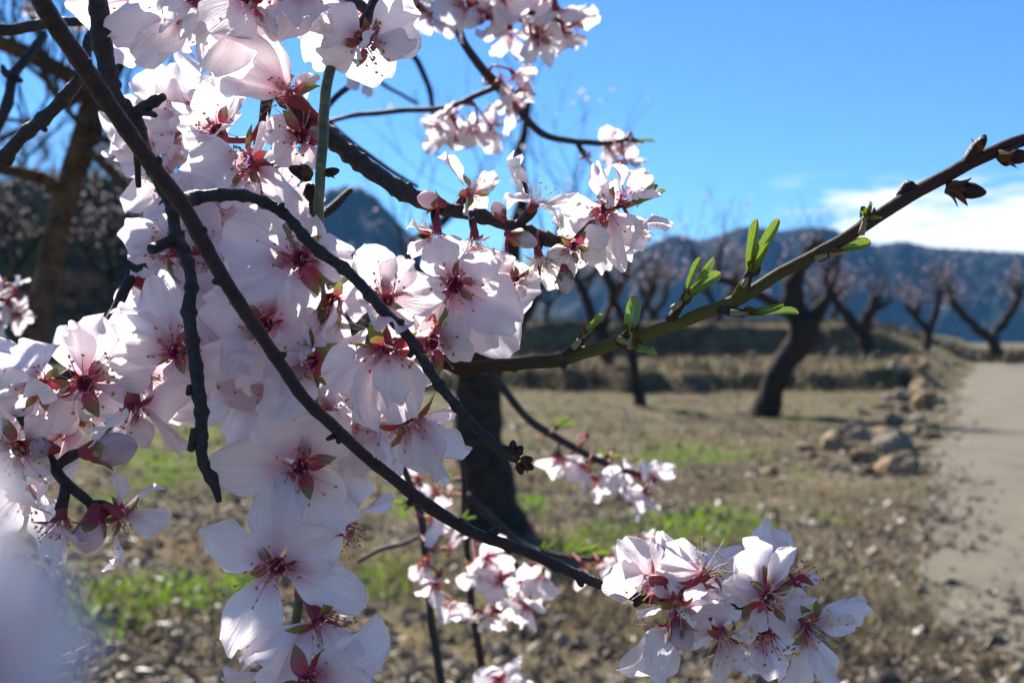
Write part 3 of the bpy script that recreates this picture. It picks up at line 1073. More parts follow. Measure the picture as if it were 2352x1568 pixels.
# ------------------------------------------------------------------ rocks along the path
m = new_mat('limestone')
N = NT(m)
p = N.pos()
a_, b_ = N.noise(p, 6, 5, 0.65), N.noise(p, 45, 4, 0.7)
rnd = N.n('ShaderNodeObjectInfo').outputs['Random']
col = N.ramp(a_, [(0.35, (0.12, 0.078, 0.042)), (0.52, (0.27, 0.185, 0.105)), (0.70, (0.44, 0.36, 0.25))])
col = N.mix(N.math('MULTIPLY', N.math('GREATER_THAN', rnd, 0.6), 0.5), col, (0.22, 0.21, 0.195))
N.out(N.pbsdf(col, 0.9, 0.15, N.bump(N.math('ADD', a_, N.math('MULTIPLY', b_, 0.4)), 1.0, 0.03)))
M['rock'] = m


def rock(px, py, wpx, label, squash=0.7, seed=0, group='rocks lining the path'):
    """A boulder whose foot is seen at (px, py)."""
    d = CAMH * PW / (py - 784.0)
    rr = random.Random(seed)
    r = wpx / PW * d * 0.52
    V, F = [], []
    nu, nv = 14, 9
    ph = [rr.uniform(0, 6.28) for _ in range(9)]
    cuts = [(Vector((rr.gauss(0, 1), rr.gauss(0, 1), rr.gauss(0.2, 0.8))).normalized(), rr.uniform(0.50, 0.82)) for _ in range(11)]
    for j in range(nv + 1):
        th = math.pi * j / nv
        for i in range(nu):
            a = 2 * math.pi * i / nu
            dv = Vector((math.sin(th) * math.cos(a), math.sin(th) * math.sin(a), math.cos(th)))
            k = 1.0
            for cn, cd in cuts:
                q = dv.dot(cn)
                if q > 0 and cd / q < k:
                    k = cd / q
            k *= 1 + 0.05 * math.sin(4 * a + ph[0] + 3 * th) + 0.04 * math.sin(7 * th + ph[1] + 2 * a)
            V.append((dv.x * r * k, dv.y * r * k * 0.9, dv.z * r * squash * k))
    for j in range(nv):
        for i in range(nu):
            F.append((j * nu + i, j * nu + (i + 1) % nu, (j + 1) * nu + (i + 1) % nu, (j + 1) * nu + i))
    x = (px - 1176) / PW * d
    o = link('rock', mesh('rock', V, F, M['rock'], smooth=False))
    o.location = (x, d + r * 0.5, float(H(x, d + r * 0.5)) + r * squash * 0.32)
    o.rotation_euler = (0, 0, rr.uniform(0, 6))
    return tag(o, label, 'rock', group)


ROCKS = [(2070, 1090, 125, 'large brown boulder, the lowest and widest rock beside the path', 0.75),
         (2068, 1046, 110, 'grey boulder piled just behind the large brown one by the path', 0.8),
         (1990, 1060, 80, 'low tan rock against the left flank of the large brown boulder', 0.7),
         (1935, 1036, 105, 'angular rock with a pale slanting top left of the boulder pile', 0.75),
         (1990, 1012, 70, 'small dark rock wedged behind the slanting angular rock', 0.8),
         (1852, 1038, 50, 'small dark stone alone at the left end of the rock row', 0.8),
         (1770, 1082, 52, 'round blue-grey stone lying in the grass away from the path', 0.75),
         (2130, 942, 85, 'grey block with a dark base at the path edge beyond the boulder pile', 0.85),
         (2085, 925, 60, 'pale rock left of the grey block at the path edge', 0.8),
         (2120, 905, 70, 'orange-brown rock on top of the bank behind the grey block', 0.8),
         (2035, 940, 60, 'flat pale stone between the boulder pile and the grey block', 0.6),
         (2060, 895, 50, 'small buff stone farthest along the row of rocks', 0.7),
         (1925, 1072, 40, 'little white stone in front of the slanting angular rock', 0.6)]
for i, (x, y, wd, lab, sq) in enumerate(ROCKS):
    rock(x, y, wd, lab, sq, 40 + i)
rr = random.Random(31)
for i, (x, y, wd) in enumerate([(2125, 1068, 44), (2030, 1000, 62), (2095, 1000, 66), (2060, 975, 54), (1960, 985, 50), (2110, 972, 46), (1985, 955, 44), (2080, 950, 40), (2045, 920, 44), (2150, 918, 34), (2095, 880, 44), (2130, 872, 38), (2065, 868, 36), (2150, 860, 32), (2100, 856, 30), (2175, 862, 28), (2190, 852, 24), (2120, 895, 44), (2165, 930, 40), (2140, 1010, 52), (2120, 1035, 50), (1910, 1010, 40), (1870, 1050, 36), (2000, 1090, 46), (2150, 985, 40), (1890, 1062, 38), (1975, 1086, 34), (2160, 890, 30)]):
    rock(x, y, wd, 'small weathered stone among the larger rocks lining the path', rr.uniform(0.6, 0.9), 90 + i, 'small stones between the rocks')


# ------------------------------------------------------------------ almond trees of the orchard
def shoots(rr, starts, n, lmin, lmax, r0, up=0.8, branch=2, sides=3):
    """Thin upright shoots; returns joined geometry and the points along them."""
    parts, ptsall = [], []
    for _ in range(n):
        b = rr.choice(starts)
        dr = Vector((rr.gauss(0, 0.55), rr.gauss(0, 0.55), up + rr.uniform(-0.3, 0.5))).normalized()
        L = rr.uniform(lmin, lmax)
        todo = [(b, dr, L, r0, branch)]
        while todo:
            b1, d1, l1, r1, lev = todo.pop()
            pts = [b1]
            for k in range(1, 5):
                d1 = (d1 + Vector((rr.gauss(0, .13), rr.gauss(0, .13), rr.gauss(0.02, .10)))).normalized()
                pts.append(pts[-1] + d1 * (l1 / 4))
            o0 = 0
            V, F = [], []
            for k, q in enumerate(pts):
                r = r1 * (1 - 0.7 * k / 4)
                for s in range(sides):
                    a = 6.2832 * s / sides
                    V.append(q + Vector((math.cos(a) * r, math.sin(a) * r, 0.3 * r * math.sin(a))))
            for k in range(4):
                for s in range(sides):
                    i0, i1 = k * sides + s, k * sides + (s + 1) % sides
                    F.append((i0, i1, i1 + sides, i0 + sides))
            parts.append((V, F, {}))
            ptsall += pts[1:]
            if lev > 0:
                for _k in range(rr.randint(1, 3)):
                    q = rr.choice(pts[1:4])
                    d2 = (d1 + Vector((rr.gauss(0, .6), rr.gauss(0, .6), rr.gauss(0.1, .4)))).normalized()
                    todo.append((q, d2, l1 * rr.uniform(0.4, 0.7), r1 * 0.55, lev - 1))
    return merge(parts), ptsall


def specks(rr, pts, n, size):
    """Open far blossoms: little five-sided cups of petals around the shoots."""
    V, F = [], []
    for _ in range(n):
        q = rr.choice(pts) + Vector((rr.gauss(0, size), rr.gauss(0, size), rr.gauss(0, size)))
        a = Vector((rr.gauss(0, 1), rr.gauss(0, 1), rr.gauss(0, 1))).normalized()
        x = a.orthogonal().normalized()
        y = a.cross(x)
        b = len(V)
        V.append(q)
        for k in range(5):
            t = 1.2566 * k + rr.uniform(-.2, .2)
            V.append(q + (x * math.cos(t) + y * math.sin(t)) * size * rr.uniform(0.7, 1.2) + a * size * rr.uniform(-0.1, 0.5))
        for k in range(5):
            F.append((b, b + 1 + k, b + 1 + (k + 1) % 5))
    return V, F


def far_tree(label, base, trunk, limbs, nsh, sh_len, r_sh, nbl, bl_size, seed, blm='far_petal', group='almond trees in the orchard', d=None, up=0.8, barkm='bark_tree', branch=2):
    """trunk: [(x, y, width)] from the foot up, limbs: lists starting on the trunk. All d metres away, limbs spread in depth."""
    rr = random.Random(seed)
    foot = P(base[0], base[1], d)
    foot.z = float(H(foot.x, foot.y)) - 0.03
    t = thing('almond_tree', foot, label, 'tree', group)

    def poly(px, spread):
        out = []
        off = 0.0
        for k, (x, y, wd) in enumerate(px):
            if k:
                off += rr.uniform(-1, 1) * spread
            out.append((x, y, d + off, wd))
        return out
    tp = poly(trunk, 0.02 * d * 0.3)
    o, ax = limb('trunk', tp, t, M[barkm], 12, 0.06, 0.15, 0.14, 0.10, seed, None, 4.0)
    starts = ax[-3:]
    for k, lb in enumerate(limbs):
        lp = poly(lb, 0.02 * d * 0.4)
        o, ax2 = limb('limb', lp, t, M[barkm], 9, 0.06, 0.17, 0.15, 0.13, seed * 10 + k, None, 5.5)
        starts = starts + ax2[len(ax2) // 3:] + ax2[-2:] * 3
        rl = lp[-1][3] * 0.5 / PW * d
        for q_ in range(2 if d > 10 else 1):
            b0 = ax2[int(len(ax2) * rr.uniform(0.5, 0.95)) - 1]
            dr = Vector((rr.uniform(-1, 1), rr.uniform(-.8, .8), rr.uniform(0.4, 1.1))).normalized()
            ps = [b0]
            for _s in range(4):
                dr = (dr + Vector((rr.gauss(0, .35), rr.gauss(0, .35), rr.gauss(.12, .2)))).normalized()
                ps.append(ps[-1] + dr * rr.uniform(0.16, 0.30))
            v, f, a, ax3_ = tube(ps, [rl * 1.1, rl * 0.95, rl * 0.8, rl * 0.7, rl * 0.55], 7, 0.06, 0.15, 0.15, 0, seed * 77 + k * 5 + q_, True, foot)
            link('limb', mesh('limb', v, f, M[barkm], a), t)
            starts = starts + ax3_[2:] + ax3_[-2:] * 2
    if nsh:
        (V, F, _), pts = shoots(rr, starts, int(nsh * (1.5 if d > 19 else 1.4)), sh_len[0], sh_len[1], r_sh, up, branch)
        V = [v - foot for v in V]
        link('twig_crown', mesh('twig_crown', V, F, M['far_twig']), t, kind='stuff')
        if nbl:
            V, F = specks(rr, pts, nbl, bl_size)
            V = [v - foot for v in V]
            link('blossom_crown', mesh('blossom_crown', V, F, M[blm], smooth=False), t, kind='stuff')
    return t


# the big dark trunk in the middle
far_tree('broad dark almond trunk in the middle behind the blossom, shadow falling to its right', (1128, 1215), [(1135, 1232, 175), (1128, 1190, 138), (1118, 1100, 112), (1108, 980, 106), (1098, 880, 112), (1100, 790, 122)],
         [[(1110, 800, 80), (1150, 700, 56), (1176, 560, 36), (1190, 430, 26), (1203, 330, 20), (1216, 232, 14)], [(1090, 800, 80), (1020, 720, 56), (960, 650, 44), (930, 590, 30)], [(1120, 790, 50), (1190, 745, 36), (1225, 690, 26), (1240, 600, 18)]],
         26, (0.5, 1.15), 0.007, 160, 0.014, 3, 'far_petal', d=7.1, up=1.2)
far_tree('leaning almond tree with two feet between the grass and the low bank', (1757, 958), [(1752, 962, 66), (1776, 890, 54), (1812, 820, 54), (1845, 760, 64), (1852, 735, 58)],
         [[(1840, 745, 56), (1822, 690, 46), (1815, 655, 38), (1812, 640, 30)], [(1852, 745, 50), (1880, 725, 36), (1900, 690, 20), (1915, 640, 12)], [(1838, 740, 30), (1770, 690, 24), (1700, 660, 20), (1640, 640, 12)]],
         30, (0.5, 1.1), 0.010, 150, 0.020, 4, d=17.9)
far_tree('forked almond tree standing on the bank right of the leaning one', (1995, 822), [(1998, 824, 42), (1990, 790, 32), (1980, 755, 32)],
         [[(1978, 760, 28), (1945, 725, 22), (1915, 685, 18), (1900, 650, 12)], [(1985, 755, 28), (2000, 715, 24), (2012, 688, 22), (2016, 676, 16)]],
         60, (0.9, 2.2), 0.015, 200, 0.036, 5, d=44)
far_tree('small almond tree with a narrow fork between the bank tree and the V shaped one', (2122, 806), [(2122, 806, 30), (2128, 775, 22), (2135, 755, 20)],
         [[(2132, 760, 16), (2100, 725, 12), (2080, 700, 10)], [(2136, 755, 18), (2150, 715, 14), (2158, 690, 12), (2155, 660, 9)]],
         60, (0.9, 2.2), 0.016, 220, 0.04, 6, d=52)
far_tree('wide V shaped almond tree where the path ends at the far right', (2285, 806), [(2288, 812, 30), (2284, 790, 24), (2276, 772, 26)],
         [[(2272, 775, 22), (2225, 735, 19), (2195, 700, 17), (2180, 655, 12)], [(2282, 772, 22), (2310, 735, 19), (2335, 695, 16), (2350, 650, 12)]],
         70, (0.9, 2.2), 0.018, 300, 0.042, 7, d=60)
far_tree('slim bare almond trunk left of the leaning tree, in front of the bank', (1468, 925), [(1470, 930, 32), (1462, 890, 25), (1455, 830, 25), (1448, 760, 28)],
         [[(1446, 765, 22), (1420, 710, 20), (1402, 660, 16), (1385, 610, 12)], [(1450, 760, 20), (1480, 700, 15), (1496, 660, 12)]],
         40, (0.6, 1.5), 0.011, 150, 0.028, 8, d=20.6)
far_tree('dark almond tree half hidden behind the white blossom, left of the slim trunk', (1408, 872), [(1412, 880, 32), (1398, 830, 26), (1380, 760, 30)],
         [[(1378, 765, 24), (1352, 700, 22), (1330, 650, 18), (1325, 600, 12)], [(1382, 760, 24), (1405, 700, 20), (1430, 640, 17), (1445, 590, 12)]],
         46, (0.7, 1.6), 0.013, 130, 0.03, 9, d=29)
far_tree('short forked almond on the upper terrace above the slim trunk', (1505, 752), [(1505, 756, 22), (1500, 720, 17)],
         [[(1498, 724, 14), (1484, 690, 12), (1480, 660, 9)], [(1502, 722, 14), (1525, 690, 11), (1532, 650, 9)]],
         40, (0.7, 1.8), 0.016, 130, 0.036, 10, d=52)
far_tree('faint pinkish almond tree on the terrace just left of the leaning tree', (1650, 744), [(1650, 748, 22), (1655, 715, 17)],
         [[(1654, 718, 14), (1630, 680, 12), (1615, 640, 9)], [(1656, 716, 14), (1680, 670, 12), (1690, 620, 9)]],
         60, (0.9, 2.2), 0.016, 260, 0.04, 11, d=54)
far_tree('faint pinkish almond tree between the forked tree and the leaning one', (1905, 775), [(1905, 778, 20), (1900, 745, 15)],
         [[(1899, 748, 12), (1880, 710, 10), (1872, 670, 8)], [(1902, 746, 12), (1925, 705, 10), (1935, 660, 8)]],
         60, (0.9, 2.2), 0.016, 260, 0.04, 12, d=57)
HS = [(40, 640, 33), (150, 620, 40), (250, 610, 34), (330, 640, 39), (430, 650, 34), (760, 700, 34), (850, 690, 40), (930, 700, 35), (1010, 700, 41), (1260, 740, 49), (-40, 560, 49), (70, 560, 50), (215, 555, 51), (310, 560, 49.5), (420, 575, 50)]
HL = ['dark almond tree at the far left on the shaded slope', 'dark almond tree on the slope right behind the blurred brown trunk', 'dark almond tree on the slope between the brown trunk and the branch', 'low dark almond tree on the slope under the dark bough',
      'dark almond tree on the slope behind the left blossoms', 'dark almond tree under the left foot of the peak', 'dark almond tree right under the rounded peak', 'dark almond tree under the right foot of the peak', 'dark almond tree behind the middle white blossoms',
      'dark almond tree behind the broad trunk', 'almond tree at the left end of the slope crest', 'almond tree on the slope crest left of the brown trunk', 'almond tree on the slope crest right of the brown trunk', 'almond tree on the slope crest above the low dark tree', 'almond tree on the slope crest at the blossom edge']
for i, ((x, y, d), lab) in enumerate(zip(HS, HL)):
    rr = random.Random(900 + i)
    X = (x - 1176) / PW * d
    zf = float(H(X, d))
    yb = 784 - (zf - CAMH) / d * PW
    s = PW / d * (0.8 if 700 <= x <= 1010 else 0.9)
    far_tree(lab, (x, yb), [(x, yb + 4, 0.34 * s), (x + rr.uniform(-8, 8), yb - 0.5 * s, 0.26 * s), (x + rr.uniform(-12, 12), yb - 0.95 * s, 0.28 * s)],
             [[(x, yb - 0.9 * s, 0.2 * s), (x + k * 0.6 * s + rr.uniform(-9, 9), yb - 1.5 * s, 0.15 * s), (x + k * 1.0 * s + rr.uniform(-9, 9), yb - 2.1 * s, 0.09 * s)] for k in (-1, -0.2, 0.9)],
             70, ((0.35, 0.8) if 700 <= x <= 1010 else (0.7, 1.7)), 0.016, 240, 0.030, 700 + i, 'white_petal', 'dark almond trees on the shaded slope', d, 0.9)


# ================================================================== BRANCHES IN BLOSSOM, NEAR THE LENS
def branch_thing(px, label, name='almond_branch', group=None):
    return thing(name, P(px[0][0], px[0][1], px[0][2]), label, 'branch', group)


def stub(px, mat, parent, seed, rings=0.25, name='spur'):
    return limb(name, px, parent, M[mat], 9, 0.0009, 0.13, rings * 1.3, 0.0, seed)


def scar_bumps(ax, rad, idxs, org, seed):
    """Old bud scars: small swellings on the wood."""
    rr = random.Random(seed)
    out = []
    for i in idxs:
        c = ax[int(i * (len(ax) - 1))]
        k = Vector((rr.uniform(-1, 1), -0.4, rr.uniform(-1, 1))).normalized()
        v, f, a, _ = tube([c, c + k * rad * 1.25, c + k * rad * 1.6], [rad * 0.7, rad * 0.45, rad * 0.2], 6, 0.001, 0.15, 0.1, 0, seed + int(i * 99), True, org)
        out.append((v, f, a))
    return out


# ---- B1: the long diagonal bough, with its side twig and the blossom at its end
px1 = [(40, -150, .195, 66), (92, 0, .203, 62), (190, 140, .213, 58), (300, 310, .224, 54), (395, 445, .234, 50), (468, 565, .241, 50), (556, 700, .246, 43), (655, 845, .249, 40), (762, 985, .252, 38), (900, 1096, .254, 38), (1000, 1172, .255, 40), (1130, 1232, .256, 36), (1250, 1290, .257, 34), (1380, 1345, .258, 34), (1470, 1376, .26, 36), (1560, 1378, .262, 26), (1660, 1385, .264, 20), (1750, 1400, .266, 14)]
b1 = branch_thing(px1, 'long smooth brown bough running diagonally from top left to the blossom at lower right')
px1 = [(x, y, d, q * 0.70) for x, y, d, q in px1]
o, ax1 = limb('bough', px1, b1, M['bark_brown'], 14, 0.0011, 0.05, 0.13, 0.0018, 21)
e_ = scar_bumps(ax1, 0.0019, [0.12, 0.22, 0.29, 0.335, 0.42, 0.47, 0.52, 0.56, 0.62, 0.68, 0.72, 0.77, 0.80, 0.84, 0.87], b1.location, 5)
v, f, a = merge(e_)
link('bud_scar', mesh('bud_scar', v, f, M['bark_brown'], a), b1, kind='stuff')
px4 = [(405, 470, .236, 34), (440, 458, .243, 31), (500, 450, .247, 28), (565, 452, .250, 25), (635, 484, .251, 22), (702, 545, .251, 25), (790, 612, .251, 26), (860, 690, .250, 25), (920, 760, .249, 25), (965, 820, .249, 24), (1030, 905, .249, 22), (1100, 985, .249, 22), (1160, 1038, .249, 24), (1190, 1052, .249, 26)]
o, ax4 = limb('side_twig', px4, b1, M['bark_dark'], 12, 0.0008, 0.12, 0.40, 0.0014, 22)
for i, (x, y, u, v_) in enumerate([(1196, 1056, .95, .05), (1190, 1062, .3, -.9), (1184, 1046, .5, .7), (1200, 1064, .9, -.4), (1176, 1038, .1, .9)]):
    bud_obj(b1, x, y, .249, (u, v_, .2), 0.0031, 0.0010, 'dormant', 'dormant_bud')
for i, q in enumerate([[(905, 745, .249, 20), (925, 738, .247, 14)], [(955, 800, .249, 18), (940, 818, .247, 12)], [(632, 484, .251, 20), (650, 470, .249, 12)], [(768, 1000, .252, 16), (752, 1008, .250, 10)], [(1128, 1226, .256, 24), (1145, 1214, .254, 14)]]):
    stub(q, 'bark_dark', b1, 30 + i, 0.2, 'bud_scar')

# ---- B2: the dark knobbly bough behind it, ending in a hanging spur
px2 = [(205, -120, .262, 52), (216, 0, .264, 50), (228, 90, .266, 48), (243, 165, .268, 46), (262, 225, .27, 44), (305, 268, .272, 40), (326, 330, .272, 38), (356, 400, .272, 34), (392, 470, .270, 34), (402, 530, .268, 34), (425, 575, .264, 33), (446, 640, .260, 34), (446, 720, .257, 36), (450, 800, .255, 34), (456, 880, .253, 36), (462, 950, .251, 36), (458, 1020, .25, 34), (468, 1080, .25, 30), (488, 1118, .25, 27), (503, 1152, .25, 16)]
b2 = branch_thing(px2, 'dark knobbly bare bough hanging straight down behind the diagonal bough, its tip over the grass', group=None)
px2 = [(x, y, d, q * 0.82) for x, y, d, q in px2]
o, ax2 = limb('bough', px2, b2, M['bark_dark'], 13, 0.0008, 0.15, 0.50, 0.0026, 23)
stub([(310, 262, .272, 30), (345, 238, .268, 24), (375, 222, .265, 20)], 'bark_dark', b2, 41)
stub([(330, 258, .270, 18), (350, 262, .266, 14), (358, 266, .264, 9)], 'bark_dark', b2, 42)
stub([(412, 552, .268, 30), (380, 560, .264, 28), (348, 572, .259, 26)], 'bark_dark', b2, 43)
stub([(315, 330, .272, 18), (316, 385, .275, 15), (318, 430, .277, 13)], 'bark_dark', b2, 44)
stub([(448, 985, .25, 20), (438, 1035, .249, 16)], 'bark_dark', b2, 45)
stub([(440, 890, .253, 22), (432, 905, .251, 12)], 'bark_dark', b2, 46)

# ---- B3: the dark branch from the upper blossom to the cream cluster on the right
px3 = [(480, 40, .295, 40), (560, 130, .29, 40), (620, 195, .285, 40), (690, 255, .281, 42), (760, 312, .279, 40), (850, 383, .279, 36), (905, 425, .28, 40), (960, 456, .281, 34), (1040, 490, .283, 30), (1140, 513, .285, 28), (1220, 533, .286, 26), (1290, 552, .287, 34), (1330, 540, .290, 20), (1400, 480, .293, 16), (1440, 468, .294, 14), (1462, 466, .295, 9)]
b3 = branch_thing(px3, 'dark branch descending from the top blossom to the cream coloured cluster against the sky')
o, ax3 = limb('bough', px3, b3, M['bark_dark'], 13, 0.0009, 0.12, 0.36, 0.0018, 24)
o, ax3b = limb('side_twig', [(1180, 525, .285, 22), (1215, 490, .283, 26), (1225, 478, .282, 24)], b3, M['bark_dark'], 9, 0.001, 0.1, 0.15, 0, 25)
stub([(1000, 478, .282, 20), (1000, 500, .28, 22), (1003, 512, .279, 22)], 'bark_dark', b3, 48)
stub([(1085, 505, .284, 18), (1088, 525, .283, 18)], 'bark_dark', b3, 49)
stub([(1230, 540, .286, 22), (1236, 572, .285, 22)], 'bark_dark', b3, 50)
# hidden wood behind the upper-left blossom mass
o, ax3c = limb('side_twig', [(620, 200, .286, 30), (600, 300, .30, 24), (560, 420, .305, 20), (470, 470, .31, 18), (420, 560, .305, 14)], b3, M['bark_dark'], 9, 0.0015, 0.08, 0.12, 0.001, 26)
AX3 = ax3 + ax3b + ax3c


def F3(*a, **k):
    return blossom(b3, AX3, *a, **k)


F3(668, 222, .268, (-.6, .35, .5), [(545, 165, 0, .75), (522, 92, 0, .8), (640, 48, 0, .8), (715, 165, 0, .85)], L=.019)
F3(500, 300, .282, (-.1, .3, .9), [(425, 285, 0, .9), (480, 208, 0, .9), (565, 235, 0, .9), (560, 345, 1, .8), (440, 375, 0, .85)])
F3(578, 375, .272, (-.7, .1, .6), [(705, 480, 0, .9), (620, 520, 0, .9), (530, 480, 0, .9), (470, 385, 1, .7), (610, 275, -1, .7)])
F3(692, 312, .276, (.4, -.2, .8), [(635, 385, 1, .6), (720, 395, 0, .85), (735, 300, 0, .8), (665, 235, -1, .8), (620, 285, 0, .7)])
F3(395, 330, .325, (-.4, .2, .8))
F3(398, 418, .325, (-.5, -.1, .8))
F3(352, 300, .34, (-.6, .4, .7))
F3(445, 262, .32, (-.2, .5, .8))
F3(628, 450, .288, (.2, .3, .8), L=.0155)
F3(545, 470, .305, (-.1, -.2, .9))
F3(395, 575, .282, (-.7, .1, .6), [(300, 512, 0, .8), (298, 575, 0, .8), (350, 622, 0, .8), (400, 500, 0, .8), (440, 640, 0, .8)], L=.016)
F3(425, 650, .30, (-.3, -.3, .8))
F3(500, 600, .298, (0, .1, 1))
F3(480, 515, .308, (-.1, .1, 1))
F3(590, 560, .30, (0, -.2, 1))
F3(470, 330, .33, (-.2, 0, 1))
# cream cluster
F3(1078, 440, .282, (.6, .3, .6), [(1010, 362, 0, .50), (1145, 412, 0, .7), (1080, 498, 0, .8), (1120, 490, -1, .7)], L=.011, style='cream')
F3(1228, 468, .281, (.35, .6, .35), [(1148, 392, 0, .6), (1203, 385, 1, .55), (1332, 475, 0, .62), (1290, 505, 1, .7), (1165, 440, -1, .7)], L=.012, style='cream')
F3(1392, 478, .289, (-.3, 0, .7), [(1366, 376, 0, .42), (1478, 570, 0, .62), (1295, 482, 0, .6), (1320, 545, -1, .7), (1438, 618, -1, .5)], L=.013, style='pink')
F3(1433, 455, .291, (.3, .4, .5), [], L=.01)
F3(1462, 520, .291, (.5, -.6, .2), [], L=.01)
F3(1003, 535, .277, (0, -1, .15), [(952, 590, 0, .85), (1012, 602, 1, .7), (1062, 570, 0, .8), (950, 515, -1, .8)], L=.012, style='cream')
F3(1090, 548, .281, (.05, -1, .25), [(1040, 625, 0, .8), (1095, 650, 1, .8), (1142, 610, 0, .8), (1050, 590, -1, .7)], L=.012, style='cream')
F3(1318, 566, .282, (-.2, -.45, .8), [(1255, 582, 0, .75), (1300, 510, 0, .9), (1388, 535, 0, .85), (1382, 605, 0, .8), (1290, 625, 0, .7)], L=.012, style='cream')
F3(1362, 540, .295, (.1, .1, .9), L=.012, style='cream')
F3(1238, 590, .281, (.2, -1, .1), [(1278, 662, 0, .62), (1318, 630, 0, .6), (1210, 655, 0, .7)], L=.011, style='cream')
F3(1185, 640, .28, (.4, -.5, .6), [(1216, 622, 0, .6), (1202, 678, 0, .6), (1150, 600, 0, .7), (1150, 670, 0, .7)], L=.009)
bud_obj(b3, 1012, 466, .277, (-.8, .15, .4), .0068, .0024, 'pink')
bud_obj(b3, 1172, 540, .281, (.95, -.35, .3), .0082, .0023, 'cream')
bud_obj(b3, 1296, 620, .279, (.1, -1, .3), .0068, .0023, 'cream')
bud_obj(b3, 1155, 500, .279, (-.5, .8, .3), .005, .0020, 'pink')
leaf_tuft(b3, 1460, 466, .294, [(1530, 440, 0.0, .9), (1512, 432, .004, .8), (1500, 452, .006, .8)])

# ---- B5: upright green stem with the middle blossom mass, reaching the bottom edge
px5 = [(790, 90, .276, 20), (772, 122, .270, 26), (756, 165, .264, 24), (745, 260, .262, 24), (738, 360, .261, 24), (734, 460, .261, 23), (732, 560, .263, 22), (738, 650, .268, 20), (738, 760, .274, 20), (725, 880, .277, 20), (706, 1000, .276, 20), (697, 1110, .272, 20), (694, 1200, .268, 20), (690, 1300, .266, 22), (684, 1400, .265, 22), (680, 1500, .264, 23), (680, 1640, .262, 24)]
b5 = branch_thing(px5, 'upright olive green stem carrying the big white blossom mass down the middle left')
o, ax5 = limb('stem', px5, b5, M['green_stem'], 12, 0.0012, 0.03, 0.02, 0.0006, 27)
o, ax5b = limb('side_twig', [(770, 125, .27, 26), (800, 95, .272, 30), (850, 30, .276, 30), (880, -60, .28, 28)], b5, M['bark_dark'], 9, 0.0012, 0.08, 0.14, 0.0, 28)
o, ax5c = limb('side_twig', [(735, 720, .27, 16), (800, 745, .276, 14), (880, 770, .278, 13), (960, 790, .28, 12), (1010, 750, .28, 10)], b5, M['green_stem'], 8, 0.0014, 0.05, 0.05, 0.0008, 29)
o, ax5d = limb('side_twig', [(728, 850, .277, 14), (800, 900, .284, 13), (880, 950, .284, 12), (930, 960, .278, 10)], b5, M['green_stem'], 8, 0.0014, 0.05, 0.05, 0.0008, 30)
o, ax5e = limb('side_twig', [(850, 30, .276, 24), (760, -30, .28, 24), (640, -45, .282, 22), (520, -40, .284, 20), (430, -20, .284, 16)], b5, M['bark_dark'], 9, 0.0014, 0.08, 0.12, 0.001, 31)
AX5 = ax5 + ax5b + ax5c + ax5d + ax5e


def F5(*a, **k):
    return blossom(b5, AX5, *a, **k)


# blossom hanging in from the top edge
F5(445, 15, .264, (-.5, -.6, .5), [(252, 70, 0, .6), (325, 152, 0, .72), (415, 112, 0, .7), (480, 60, 1, .7), (390, -60, 0, .9)], L=.02)
F5(572, 5, .262, (-.3, -.7, .5), [(468, 168, 0, .7), (545, 90, 1, .8), (640, 80, 0, .8), (560, -90, 0, .8)], L=.02)
F5(630, -30, .266, (-.1, -.8, .4), [(585, 85, 0, .8), (665, 70, 0, .85), (720, 20, 0, .8)], L=.02)
F5(700, -25, .262, (0, -.6, .6), [(655, 95, 0, .8), (705, 95, 1, .8), (770, 60, 0, .9), (760, -70, 0, .9)])
F5(838, 92, .262, (.5, -.5, .5), [(735, 128, 0, .95), (745, 20, 0, .9), (818, 148, 1, .5), (945, 114, 0, .62), (920, 0, -1, .9)], L=.019)
F5(800, 40, .285, (.2, -.5, .8))
F5(330, 10, .285, (-.4, -.3, .8))
# the middle mass
F5(690, 595, .259, (.1, .1, 1), [(512, 520, 0, .80), (525, 668, 0, .72), (690, 725, 0, .8), (815, 582, 0, .85), (705, 495, 0, .7)])
F5(610, 745, .272, (-.1, 0, 1), roll0=.5)
F5(885, 690, .258, (.1, .5, .75), [(828, 575, 0, .8), (935, 592, 0, .8), (1015, 655, 0, .8), (790, 690, 0, .9), (900, 775, 1, .8)])
F5(1045, 655, .264, (.1, 0, 1), [(985, 560, 0, .85), (1115, 575, 0, .85), (1195, 740, 0, .9), (1110, 805, 0, .85), (1012, 785, 0, .45)])
F5(762, 690, .272, (0, -.4, .8), [(690, 760, 0, .9), (660, 680, 0, .9), (790, 790, 1, .8), (840, 660, 0, .8)])
F5(718, 828, .263, (-.6, -.1, .8), [(600, 885, 0, .9), (650, 965, 0, .9), (640, 760, 0, .8), (790, 790, -1, .8)])
F5(885, 800, .254, (.1, -.8, .5), [(742, 870, 0, .95), (800, 945, 0, .9), (918, 890, 1, .5), (965, 950, 0, .8), (960, 800, -1, .7)])
F5(992, 785, .260, (.7, -.1, .6), [(1085, 805, 0, .7), (1070, 735, 0, .7), (950, 890, 0, .8), (930, 840, -1, .8)])
F5(660, 905, .285, (-.2, -.6, .7), roll0=.2)
F5(760, 950, .29, (0, -.5, .8), roll0=.9)
F5(850, 955, .285, (.1, -.6, .8), roll0=.4)
F5(905, 890, .286, (.1, -.3, .9))
F5(935, 965, .262, (.35, -.7, .3), [(1082, 1005, 0, .8), (985, 1085, 0, .85), (1040, 930, -1, .8), (1045, 1060, 1, .7)])
F5(560, 880, .29, (-.4, -.4, .8))
F5(1010, 720, .285, (.2, -.3, .8))
F5(1090, 690, .285, (.4, .1, .8))
F5(690, 690, .295, (-.1, -.3, .9), L=.015)
F5(640, 830, .295, (-.3, .2, .9))
